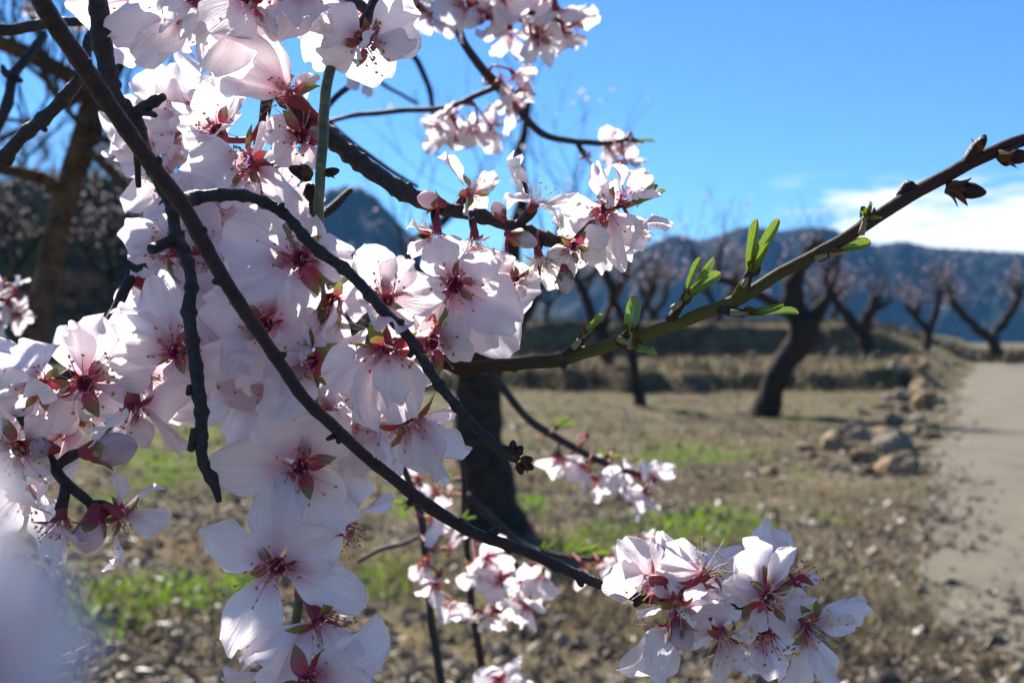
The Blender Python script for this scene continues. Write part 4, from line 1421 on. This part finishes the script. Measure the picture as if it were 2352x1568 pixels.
leaf_tuft(b5, 912, 965, .262, [(900, 935, .002, .9), (918, 938, .003, .7)])
# the two open stars and the flowers below them
F5(690, 1072, .261, (0, .1, 1), [(484, 1080, 0, .66), (640, 925, 0, .92), (775, 955, 0, .9), (825, 1190, 0, .92), (672, 1212, 1, .45)])
F5(790, 1212, .278, (.8, -.25, .3), [(882, 1125, 0, .85), (830, 1040, 0, .8), (720, 1190, 0, .7), (770, 1120, 0, .8)])
F5(637, 1300, .254, (0, 0, 1), [(612, 1100, 0, .64), (462, 1222, 0, .78), (782, 1228, 0, .80), (845, 1375, 0, .62), (532, 1478, 0, .66)])
F5(735, 1420, .255, (.6, -.55, .5), [(552, 1505, 0, .58), (590, 1548, 0, .6), (800, 1480, 1, .5), (745, 1520, 0, .5)])
F5(640, 1550, .262, (-.3, -.9, -.1), [(520, 1535, 0, .6), (585, 1640, 0, .8), (700, 1650, 0, .7)])
F5(705, 1562, .25, (.3, -.3, .9), [(892, 1465, 0, .72), (870, 1560, 0, .8), (770, 1668, 0, .8), (600, 1660, 0, .8)])
# withered flower behind the stem
bud_obj(b5, 718, 405, .268, (-.9, .3, .3), .0065, .0016, 'dormant', 'withered_bud')
bud_obj(b5, 712, 425, .268, (.2, -1, .3), .005, .0019, 'dormant', 'withered_bud')
bud_obj(b5, 745, 398, .262, (.95, .15, .2), .0042, .0011, 'dormant', 'withered_bud')
stub([(718, 440, .272, 22), (722, 500, .276, 20), (726, 560, .276, 14)], 'bark_dark', b5, 52)

# ---- blossom at the end of the long bough
AX1 = ax1[-50:]


def F1(*a, **k):
    return blossom(b1, AX1, *a, **k)


F1(1503, 1332, .256, (-.3, -.1, -.5), [(1384, 1325, 0, .8), (1432, 1240, 0, .7), (1535, 1262, -1, .8), (1570, 1330, -1, .8)], L=.014, style='pale')
F1(1625, 1315, .255, (.55, .6, .35), [(1505, 1238, 0, .40), (1512, 1310, 0, .5), (1695, 1388, 0, .5), (1700, 1325, -1, .6), (1605, 1285, 0, .6)], L=.014, style='pale')
F1(1553, 1392, .252, (.2, -.6, .6), [(1468, 1395, 0, .75), (1662, 1405, 0, .9), (1515, 1345, 0, .7), (1610, 1345, 0, .8)], L=.013, style='pale')
F1(1542, 1438, .255, (-.2, -.8, -.1), [(1418, 1525, 0, .7), (1500, 1560, 0, .6), (1490, 1460, 1, .6), (1600, 1490, -1, .7)], L=.015)
F1(1660, 1458, .252, (.35, -.55, .7), [(1590, 1450, 0, .8), (1695, 1535, 0, .8), (1640, 1555, 0, .42), (1735, 1440, 0, .8), (1640, 1385, 0, .9)], L=.014, style='pale')
F1(1765, 1370, .254, (.25, .1, .9), [(1688, 1248, 0, .85), (1800, 1250, 0, .75), (1720, 1440, 0, .55), (1850, 1405, 0, .85), (1660, 1345, 0, .7)], L=.015, style='pale')
F1(1815, 1328, .262, (.5, .3, -.3), [(1738, 1222, 0, .8), (1802, 1218, 0, .45), (1875, 1345, 0, .7)], L=.014)
F1(1860, 1440, .254, (.4, -.2, .8), [(1962, 1358, 0, .55), (1958, 1425, 0, .7), (1888, 1568, 0, .6), (1785, 1565, 0, .72), (1775, 1430, 0, .85)], L=.015, style='pale')
F1(1755, 1450, .266, (0, -.6, .6), [(1720, 1545, 0, .7), (1770, 1560, 0, .7), (1820, 1490, 0, .8), (1690, 1450, 0, .8)], L=.014)
F1(1600, 1345, .268, (-.1, .2, .9), L=.014)
bud_obj(b1, 1552, 1425, .251, (.35, -.9, .2), .0075, .0030, 'pink')

# ---- B6: the young leafy twig pointing at the upper right
px6 = [(985, 832, .272, 34), (1030, 832, .270, 40), (1060, 845, .269, 38), (1120, 840, .267, 33), (1200, 836, .265, 32), (1280, 826, .263, 34), (1350, 806, .261, 32), (1430, 785, .259, 34), (1560, 740, .255, 32), (1680, 696, .251, 36), (1760, 645, .248, 31), (1880, 582, .244, 30), (1990, 514, .240, 32), (2100, 445, .236, 34), (2230, 372, .231, 34), (2300, 342, .228, 34), (2400, 305, .225, 30), (2480, 272, .222, 28)]
b6 = branch_thing(px6, 'olive green young twig with fresh leaves reaching across the sky to the right edge', 'leafy_twig')
px6 = [(x, y, d, q * 0.90) for x, y, d, q in px6]
o, ax6 = limb('stem', px6, b6, M['olive_twig'], 14, 0.0013, 0.025, 0.035, 0.0006, 33)
for i, (q) in enumerate([[(1300, 815, .262, 26), (1325, 790, .260, 18), (1340, 775, .259, 15)], [(1290, 828, .263, 30), (1296, 842, .261, 14)], [(1540, 735, .256, 28), (1560, 705, .252, 20), (1572, 688, .251, 17)], [(1690, 690, .251, 32), (1712, 650, .247, 24), (1722, 625, .246, 18)], [(1655, 712, .251, 24), (1690, 718, .248, 22), (1712, 720, .247, 14)], [(1425, 785, .259, 34), (1446, 765, .256, 24)], [(1440, 790, .258, 24), (1452, 800, .257, 16)], [(1985, 515, .24, 30), (1990, 500, .238, 22)], [(1880, 592, .244, 24), (1905, 585, .243, 16)], [(2070, 452, .238, 26), (2088, 425, .236, 24), (2100, 428, .235, 12)], [(2225, 370, .231, 30), (2246, 335, .228, 28), (2262, 318, .226, 10)], [(1180, 836, .266, 38), (1184, 852, .266, 16)], [(1110, 846, .267, 38), (1112, 858, .266, 14)]]):
    stub(q, 'olive_twig' if i in (3, 5) else 'bark_brown', b6, 60 + i, 0.2, 'spur')
leaf_tuft(b6, 1338, 776, .259, [(1388, 722, 0, .85), (1362, 735, .003, .8), (1375, 742, -.003, .7)])
leaf_tuft(b6, 1448, 768, .256, [(1450, 680, .001, 1.25), (1440, 745, .004, .9), (1470, 735, .0, .6)])
leaf_tuft(b6, 1448, 790, .256, [(1510, 818, .0, .85), (1470, 810, .004, 1.0)])
leaf_tuft(b6, 1570, 690, .251, [(1655, 628, 0, .95), (1632, 590, .002, .55), (1612, 592, -.002, .5), (1620, 640, .005, .8)])
leaf_tuft(b6, 1722, 628, .246, [(1786, 508, 0, .55), (1736, 505, .002, .55), (1758, 560, .004, .7), (1735, 560, .004, .6)])
leaf_tuft(b6, 1712, 720, .247, [(1832, 730, 0, .75), (1795, 700, .002, .7), (1770, 722, .004, .8)])
leaf_tuft(b6, 1988, 505, .238, [(2000, 462, 0, .8), (1968, 488, .002, .9), (2012, 500, .003, .9), (1985, 478, .004, .8)])
leaf_tuft(b6, 1905, 584, .243, [(1995, 560, 0, .95), (1960, 555, -.002, .8)])
bud_obj(b6, 2172, 432, .233, (.95, -.15, .2), .0088, .0019, 'dormant', 'red_bud')
bud_obj(b6, 2290, 356, .227, (.9, -.1, .2), .0070, .0017, 'dormant', 'red_bud')
bud_obj(b6, 2244, 348, .228, (.35, .85, .2), .0040, .0011, 'dormant', 'red_bud')

# ---- B7: the flowering twig at the lower left
px7 = [(300, 640, .285, 26), (250, 740, .276, 24), (170, 850, .262, 24), (60, 905, .256, 24), (42, 942, .254, 23), (80, 1000, .252, 23), (130, 1078, .251, 25), (165, 1120, .250, 23), (205, 1155, .250, 22), (240, 1180, .250, 18)]
b7 = branch_thing(px7, 'dark flowering twig at the lower left with pink buds, angled down to the right')
o, ax7 = limb('bough', px7, b7, M['bark_dark'], 11, 0.001, 0.06, 0.08, 0.0008, 34)
stub([(132, 1070, .251, 22), (165, 1045, .250, 24), (200, 1035, .249, 22)], 'bark_dark', b7, 80)
stub([(150, 1110, .250, 22), (148, 1140, .249, 26), (140, 1172, .249, 28)], 'bark_dark', b7, 81)
stub([(205, 1158, .250, 24), (250, 1165, .249, 24), (270, 1178, .249, 22)], 'bark_dark', b7, 82)
AX7 = ax7


def F7(*a, **k):
    return blossom(b7, AX7, *a, **k)


F7(405, 805, .264, (-.1, .3, .9), [(352, 632, 0, .62), (312, 690, 1, .6), (275, 825, 0, .72), (548, 868, -1, .8), (420, 930, -1, .85)])
F7(195, 880, .257, (.2, .2, 1), [(160, 742, 0, .72), (232, 728, 0, .75), (342, 868, 0, .72), (270, 965, -1, .8), (105, 960, -1, .8)])
F7(92, 890, .250, (.3, .1, .9), [(70, 800, 1, 1.0), (148, 835, 1, .8), (2, 955, 0, .75), (150, 965, -1, .8), (10, 850, 0, .8)])
F7(305, 932, .258, (.2, -.75, .45), [(438, 985, 0, .85), (415, 905, -1, .8), (332, 1024, 0, .65), (250, 990, 1, .8)])
F7(45, 1030, .249, (-.2, -.1, 1), [(-50, 970, 0, .9), (10, 1115, 0, .8), (105, 1090, 0, .7), (-50, 1060, 0, .8), (110, 965, 0, .9)])
F7(275, 1183, .249, (.35, -.5, -.4), [(388, 1195, 0, .72), (275, 1092, 0, .72), (238, 1303, 0, .42), (318, 1115, -1, .6)], L=.012)
F7(140, 1192, .248, (0, -1, .3), [(165, 1285, 0, .75), (100, 1265, 0, .6), (28, 1135, 0, .9), (205, 1240, 1, .6)], L=.013)
F7(30, 905, .275, (-.3, .3, .8))
F7(160, 965, .272, (0, -.3, .9))
F7(330, 860, .285, (.2, .1, .9))
F7(530, 800, .30, (.2, 0, .9))
F7(540, 690, .295, (.2, .1, .9))
F7(60, 1120, .275, (-.3, -.4, .8))
bud_obj(b7, 212, 1036, .249, (.97, .12, .2), .0118, .0041, 'pink')
bud_obj(b7, 216, 1185, .247, (-.1, -.95, .3), .0088, .0036, 'pink')
bud_obj(b7, 118, 1030, .248, (-.8, .2, .5), .0050, .0026, 'pink')
bud_obj(b7, 12, 880, .25, (-.4, .5, .5), .0065, .0038, 'pink')

# ---- dark bare twigs crossing at the upper left
t1 = [(-60, 430, .33, 44), (0, 376, .325, 42), (45, 325, .322, 38), (90, 285, .32, 36), (140, 228, .318, 34), (182, 170, .316, 34), (200, 120, .318, 30), (230, 20, .322, 30), (240, -90, .33, 30)]
t1 = [(x, y, d, q * 0.78) for x, y, d, q in t1]
b8 = branch_thing(t1, 'thick dark bare twig slanting up from the left edge to meet the diagonal bough', 'bare_twig')
limb('stem', t1, b8, M['bark_dark'], 11, 0.0012, 0.14, 0.42, 0.002, 35)
stub([(90, 285, .32, 22), (105, 300, .318, 10)], 'bark_dark', b8, 83)
t2 = [(-50, 62, .36, 30), (30, 70, .36, 34), (110, 55, .355, 30), (190, 50, .35, 26), (255, 36, .345, 20)]
t2 = [(x, y, d, q * 0.8) for x, y, d, q in t2]
b9 = branch_thing(t2, 'dark bare twig lying almost level across the top left corner', 'bare_twig')
limb('stem', t2, b9, M['bark_dark'], 9, 0.0015, 0.10, 0.14, 0.0016, 36)
t3 = [(100, 80, .50, 22), (70, 130, .49, 22), (35, 175, .485, 22), (15, 230, .48, 24), (-10, 290, .48, 24), (-40, 350, .48, 22)]
b10 = branch_thing(t3, 'short dark bare twig curving down at the left edge below the level one', 'bare_twig')
limb('stem', t3, b10, M['bark_dark'], 9, 0.002, 0.12, 0.2, 0.0025, 37)
stub([(35, 175, .485, 20), (12, 168, .48, 16), (6, 150, .48, 9)], 'bark_dark', b10, 84)
stub([(35, 180, .485, 18), (48, 185, .48, 12)], 'bark_dark', b10, 85)

# ---- added bough, unseen above the frame, placed to shade the lower blossom
pxo = [(-900, -420, .66, 40), (-400, -330, .64, 40), (0, -250, .62, 38), (400, -210, .61, 34), (700, -190, .60, 24), (900, -200, .60, 14)]
b12 = branch_thing(pxo, 'added bough in blossom, unseen above the frame, shading the lower flowers')
o, axo = limb('bough', pxo, b12, M['bark_dark'], 9, 0.003, 0.08, 0.12, 0.004, 130)
o, axo2 = limb('side_twig', [(0, -250, .62, 24), (-50, -450, .56, 22), (40, -760, .48, 18), (170, -1040, .43, 14), (290, -1110, .42, 9)], b12, M['bark_dark'], 9, 0.003, 0.08, 0.12, 0.004, 131)
rro = random.Random(77)
for k in range(46):
    q = k / 45
    x = -540 + 1420 * q
    blossom(b12, axo + axo2, x + rro.uniform(-40, 40), -215 - 140 * max(0, 0.45 - q) + rro.uniform(-120, 85), .615 + rro.uniform(-.03, .03), (rro.uniform(-.7, .7), rro.uniform(-1, .4), rro.uniform(-.3, .9)), None, .0195, 'pink', 5, True, rro.uniform(1.1, 1.5), True, 3000 + k, None, True)
rro = random.Random(4)  # unseen clump added in the sun's path to shade the petals near the lens
for k in range(30):
    blossom(b12, axo2, 40 + 70 * (k % 6) + rro.uniform(-20, 20), -1230 + 85 * (k // 6) + rro.uniform(-20, 20), .425 + rro.uniform(-.02, .02), (rro.uniform(-.4, .4), -.7, rro.uniform(.4, .9)), None, .0195, 'pink', 5, True, rro.uniform(1.1, 1.5), True, 3100 + k, None, True)

# ---- the blurred flower right in front of the lens
b11 = thing('almond_branch', P(-300, 1750, .034), 'huge out of focus pale petals close to the lens at the lower left corner', 'branch')
o, ax11 = limb('bough', [(-900, 1900, .034, 90), (-500, 1800, .034, 80), (-300, 1750, .034, 60)], b11, M['bark_dark'], 9, 0.001, 0.05, 0.05, 0, 38)
blossom(b11, ax11, -220, 1660, .033, (.3, .3, .9), [(40, 1110, 0, .6), (255, 1490, 0, .9), (-480, 1350, 0, .8), (220, 1800, 0, .9), (-560, 1750, 0, .8)], L=.01)

# ================================================================== BRANCHES FURTHER BACK
def mid_branch(px, label, seed, mat='bark_dark', name='almond_branch', sides=8):
    b = branch_thing(px, label, name)
    o, ax = limb('bough', px, b, M[mat], sides, 0.003, 0.07, 0.10, 0.002, seed)
    return b, ax


def cluster(b, ax, pts, d, seed, L=.0165, petals=(3, 5), down=.5, jit=.02):
    rr = random.Random(seed)
    for x, y in pts:
        A = (rr.uniform(-.7, .7), rr.uniform(-1.0, .5) - down * .5 + .2, rr.uniform(-.1, .9))
        blossom(b, ax, x, y, d + rr.uniform(-jit, jit), A, None, L * rr.uniform(.85, 1.08), 'pink', rr.randint(*petals), True, rr.uniform(0.9, 1.5), True, seed * 100 + int(x), None, True)


M1, axm = mid_branch([(900, -60, .52, 22), (960, 5, .52, 24), (1035, 40, .525, 22), (1070, 105, .53, 19), (1105, 160, .535, 20), (1140, 196, .54, 24), (1185, 245, .545, 18), (1240, 300, .55, 16), (1310, 326, .555, 15), (1350, 330, .555, 14), (1395, 330, .56, 12), (1440, 320, .56, 9)], 'blurred arching branch at the top middle with flower clusters against the sky', 90)
o, axm2 = limb('side_twig', [(1140, 200, .54, 15), (1060, 235, .55, 13), (990, 250, .56, 12), (920, 252, .565, 12), (850, 262, .57, 12), (750, 280, .58, 10), (690, 300, .58, 8)], M1, M['bark_dark'], 8, 0.003, 0.08, 0.12, 0.002, 91)
o, axm3 = limb('side_twig', [(1035, 40, .525, 16), (1100, 15, .51, 14), (1200, 30, .50, 13), (1290, 50, .50, 10)], M1, M['bark_dark'], 8, 0.003, 0.08, 0.12, 0.002, 92)
o, axm4 = limb('side_twig', [(1325, 328, .556, 12), (1335, 345, .556, 12), (1342, 358, .556, 10)], M1, M['bark_dark'], 8, 0.003, 0.08, 0.12, 0.0, 93)
AXM = axm + axm2 + axm3 + axm4
cluster(M1, AXM, [(960, 15), (1000, 30), (1075, 10), (1120, 40), (1160, 20), (1170, 70), (1220, 40), (1235, 85), (1275, 25), (1290, 80), (1320, 45), (1245, -10), (1150, -10)], .50, 1)
cluster(M1, AXM, [(1150, 185), (1180, 170), (1195, 205), (1170, 215)], .54, 2, .012, (0, 2))
cluster(M1, AXM, [(1205, 190), (1180, 245)], .55, 3, .014, (2, 3))
cluster(M1, AXM, [(1010, 285), (1040, 265), (1050, 320), (1020, 320), (1090, 290), (1135, 285), (1125, 305), (1070, 300)], .56, 4, .0135, (4, 5))
cluster(M1, AXM, [(1395, 335), (1430, 345), (1450, 325), (1435, 370), (1410, 375)], .56, 5, .0115, (2, 4))
cluster(M1, AXM, [(1345, 358)], .556, 6, .008, (0, 1))
leaf_tuft(M1, 1455, 325, .56, [(1505, 325, 0, .6), (1480, 330, 0, .7)])

M2, axn = mid_branch([(700, 275, .60, 12), (760, 285, .60, 14), (830, 345, .60, 12), (900, 395, .60, 10), (960, 430, .60, 8)], 'thin blurred twig running down behind the dark branch toward the cream cluster', 94)
M3, axq = mid_branch([(740, 260, .50, 14), (775, 220, .50, 15), (820, 180, .50, 14), (850, 150, .50, 11), (900, 110, .50, 9)], 'small blurred twig with a few opening buds under the top blossom', 95)
cluster(M3, axq, [(835, 178), (880, 118)], .50, 7, .010, (1, 2))
cluster(M3, axq, [(905, 105), (862, 135)], .50, 8, .013, (3, 4))
M4, axr = mid_branch([(930, 110, .95, 14), (965, 150, .95, 14), (985, 200, .95, 13), (993, 245, .95, 12)], 'faint blue-grey twig curving down to the level twig in the sky', 96, name='bare_twig')
M5, axs = mid_branch([(835, 165, 1.1, 10), (880, 195, 1.1, 9), (960, 238, 1.1, 8)], 'fainter thin twig slanting below the opening buds in the sky', 97, name='bare_twig')
M12, axs2 = mid_branch([(725, 500, .42, 20), (760, 480, .42, 20), (790, 452, .42, 17), (808, 434, .42, 11)], 'short dark stub of twig pointing up in front of the rounded peak', 98, name='bare_twig')

# lower middle
M6, axt = mid_branch([(1120, 850, .62, 18), (1160, 895, .62, 18), (1210, 955, .62, 17), (1270, 1000, .62, 18), (1320, 1030, .62, 17), (1400, 1070, .62, 15), (1480, 1090, .62, 12)], 'blurred twig right of the trunk ending in a drooping pink and white cluster', 99)
cluster(M6, axt, [(1250, 1000), (1345, 1000)], .61, 9, .011, (0, 0))
cluster(M6, axt, [(1285, 1050), (1340, 1070), (1370, 1100), (1400, 1050), (1420, 1100), (1470, 1090), (1480, 1130), (1505, 1100), (1450, 1150), (1310, 1060)], .62, 10, .014, (3, 5), .8)
leaf_tuft(M6, 1275, 985, .61, [(1310, 958, 0, .7), (1290, 955, .003, .7), (1325, 968, 0, .6)])
leaf_tuft(M6, 1275, 1040, .62, [(1270, 1110, 0, .6), (1285, 1020, 0, .8)])
leaf_tuft(M6, 1390, 1050, .62, [(1430, 1045, 0, .8), (1375, 1025, 0, .7)])

M7, axu = mid_branch([(890, 960, .56, 16), (920, 1060, .56, 17), (955, 1140, .56, 18), (972, 1220, .56, 17), (978, 1310, .56, 17), (995, 1440, .56, 18), (1020, 1600, .56, 20)], 'blurred upright dark twig at the lower middle, left of its pair', 100)
o, axu2 = limb('side_twig', [(960, 1130, .56, 14), (1050, 1200, .57, 12), (1130, 1250, .58, 12), (1200, 1310, .58, 10)], M7, M['bark_dark'], 8, 0.003, 0.07, 0.1, 0.002, 101)
AX7b = axu + axu2
cluster(M7, AX7b, [(975, 1290), (990, 1260), (1030, 1260), (1010, 1320)], .55, 11, .013, (0, 2))
cluster(M7, AX7b, [(1000, 1340), (1040, 1385), (1090, 1300), (1120, 1280), (1150, 1330), (1200, 1330), (1225, 1350), (1210, 1390), (1245, 1320), (1135, 1400), (1110, 1420)], .56, 12, .0145, (3, 5), .9)
cluster(M7, AX7b, [(960, 1100), (990, 1190)], .55, 13, .014, (3, 5))
leaf_tuft(M7, 950, 1155, .56, [(905, 1150, 0, .9), (925, 1170, .003, .8), (960, 1175, 0, .8)])
leaf_tuft(M7, 1060, 1195, .57, [(1095, 1190, 0, .8), (1075, 1170, 0, .8)])

M8, axv = mid_branch([(1055, 1020, .66, 14), (1066, 1120, .66, 15), (1072, 1230, .66, 15), (1078, 1350, .66, 16), (1095, 1450, .66, 17), (1118, 1600, .66, 18)], 'blurred upright brown twig at the lower middle, right of its pair', 102, 'bark_brown')
cluster(M8, axv, [(1000, 1130), (1020, 1110), (1035, 1140)], .66, 14, .014, (0, 1))
leaf_tuft(M8, 1020, 1105, .65, [(1045, 1085, 0, .8), (1000, 1095, 0, .8), (1025, 1075, 0, .8)])
M9, axw = mid_branch([(1075, 1135, .75, 14), (1140, 1200, .75, 15), (1200, 1250, .75, 14), (1290, 1275, .75, 14), (1380, 1280, .75, 12), (1460, 1250, .75, 9)], 'blurred brown twig passing behind the long bough with pale new leaves', 103, 'bark_brown')
leaf_tuft(M9, 1240, 1262, .74, [(1275, 1245, 0, .6), (1255, 1240, 0, .6)])
leaf_tuft(M9, 1320, 1275, .74, [(1375, 1250, 0, .7), (1345, 1240, 0, .6), (1400, 1265, 0, .6)])
cluster(M9, axw, [(1340, 1300), (1380, 1295), (1450, 1250), (1475, 1240)], .72, 15, .0155, (2, 4))
cluster(M9, axw, [(1410, 1280), (1505, 1240), (1430, 1265)], .72, 16, .013, (0, 1))
leaf_tuft(M9, 1515, 1235, .72, [(1545, 1195, 0, .5)])
M10, axx = mid_branch([(1120, 1640, .60, 16), (1160, 1600, .60, 14), (1190, 1560, .60, 10)], 'blurred pink and white flowers cut by the bottom edge in the middle', 104)
cluster(M10, axx, [(1145, 1560), (1185, 1555), (1165, 1585), (1210, 1590)], .60, 17, .0145, (3, 5))
M11, axy = mid_branch([(-60, 660, .60, 16), (-20, 680, .60, 14), (15, 690, .60, 10)], 'small blurred white cluster at the left edge in front of the dark slope', 105)
cluster(M11, axy, [(10, 655), (35, 665), (20, 710), (40, 720), (0, 740), (25, 690)], .60, 18, .0125, (4, 5))
M13, axz = mid_branch([(820, 1290, .70, 10), (870, 1265, .70, 11), (920, 1250, .70, 10), (965, 1230, .70, 9)], 'thin blurred dead twig level left of the lower upright twigs', 106, name='bare_twig')

# ---- the brown almond tree standing close by at the left
tl = thing('almond_tree', Vector((P(-40, 900, 2.2).x, 2.2, 0.0)), 'brown barked almond tree close by at the left, blurred limbs against the sky', 'tree', None)
limb('trunk', [(-190, 2130, 2.2, 120), (-80, 1500, 2.2, 86), (20, 1000, 2.2, 70), (75, 790, 2.2, 64), (108, 640, 2.2, 57), (140, 490, 2.2, 54), (168, 395, 2.2, 58), (200, 320, 2.2, 66), (212, 240, 2.2, 58)], tl, M['bark_far'], 14, 0.02, 0.06, 0.05, 0.012, 110)
LL = [[(205, 330, 2.2, 66), (215, 250, 2.2, 56), (190, 195, 2.15, 52), (130, 160, 2.1, 52), (50, 120, 2.05, 50), (-60, 80, 2.0, 46)],
      [(212, 260, 2.2, 60), (240, 190, 2.25, 54), (278, 130, 2.3, 50), (290, 60, 2.3, 46), (270, -40, 2.3, 40)],
      [(145, 450, 2.2, 50), (110, 415, 2.15, 42), (60, 402, 2.1, 36), (0, 390, 2.05, 34), (-60, 380, 2.0, 30)],
      [(200, 335, 2.2, 52), (235, 370, 2.15, 42), (280, 415, 2.1, 36), (330, 465, 2.05, 32), (380, 505, 2.0, 26)],
      [(205, 260, 2.2, 34), (225, 310, 2.15, 22), (250, 350, 2.1, 16), (300, 400, 2.05, 12)],
      [(185, 220, 2.15, 30), (150, 240, 2.1, 20), (110, 190, 2.05, 16), (60, 150, 2.0, 12)],
      [(215, 300, 2.2, 22), (150, 250, 2.0, 16), (100, 180, 1.9, 12)],
      [(0, 320, 2.0, 18), (50, 300, 2.05, 16), (85, 300, 2.1, 12)],
      [(-40, 270, 2.0, 14), (30, 278, 2.05, 13), (90, 285, 2.1, 10)]]
axl = []
for i, q in enumerate(LL):
    q = [(x, y, d, w_ * 0.8) for x, y, d, w_ in q]
    o, a_ = limb('limb', q, tl, M['bark_far'], 10, 0.02, 0.08, 0.08, 0.012, 120 + i)
    axl += a_[len(a_) // 2:]
(V, F, _), pts_ = shoots(random.Random(55), axl, 60, 0.2, 0.55, 0.0028, 0.9, 2)
link('twig_crown', mesh('twig_crown', [v - tl.location for v in V], F, M['far_twig']), tl, kind='stuff')
cluster(tl, axl, [(235, 345), (262, 365), (275, 370), (320, 20), (60, 20), (100, 45), (180, 60)], 2.05, 19, .017, (4, 5))

# ================================================================== the air
def haze():
    x0, x1, y0, y1, z0, z1 = -2380, 2380, -30, 2380, -1.7, 330
    V = [(x, y, z) for z in (z0, z1) for x, y in ((x0, y0), (x1, y0), (x1, y1), (x0, y1))]
    F = [(3, 2, 1, 0), (4, 5, 6, 7), (0, 1, 5, 4), (1, 2, 6, 5), (2, 3, 7, 6), (3, 0, 4, 7)]
    m = new_mat('haze')
    N = NT(m)
    v = N.n('ShaderNodeVolumePrincipled')
    v.inputs['Color'].default_value = (0.15, 0.47, 1.0, 1)
    v.inputs['Density'].default_value = 0.00008
    v.inputs['Anisotropy'].default_value = 0.2
    o = N.n('ShaderNodeOutputMaterial')
    N.t.links.new(v.outputs[0], o.inputs['Volume'])
    link('haze', mesh('haze', V, F, m, smooth=False), kind='stuff')


haze()
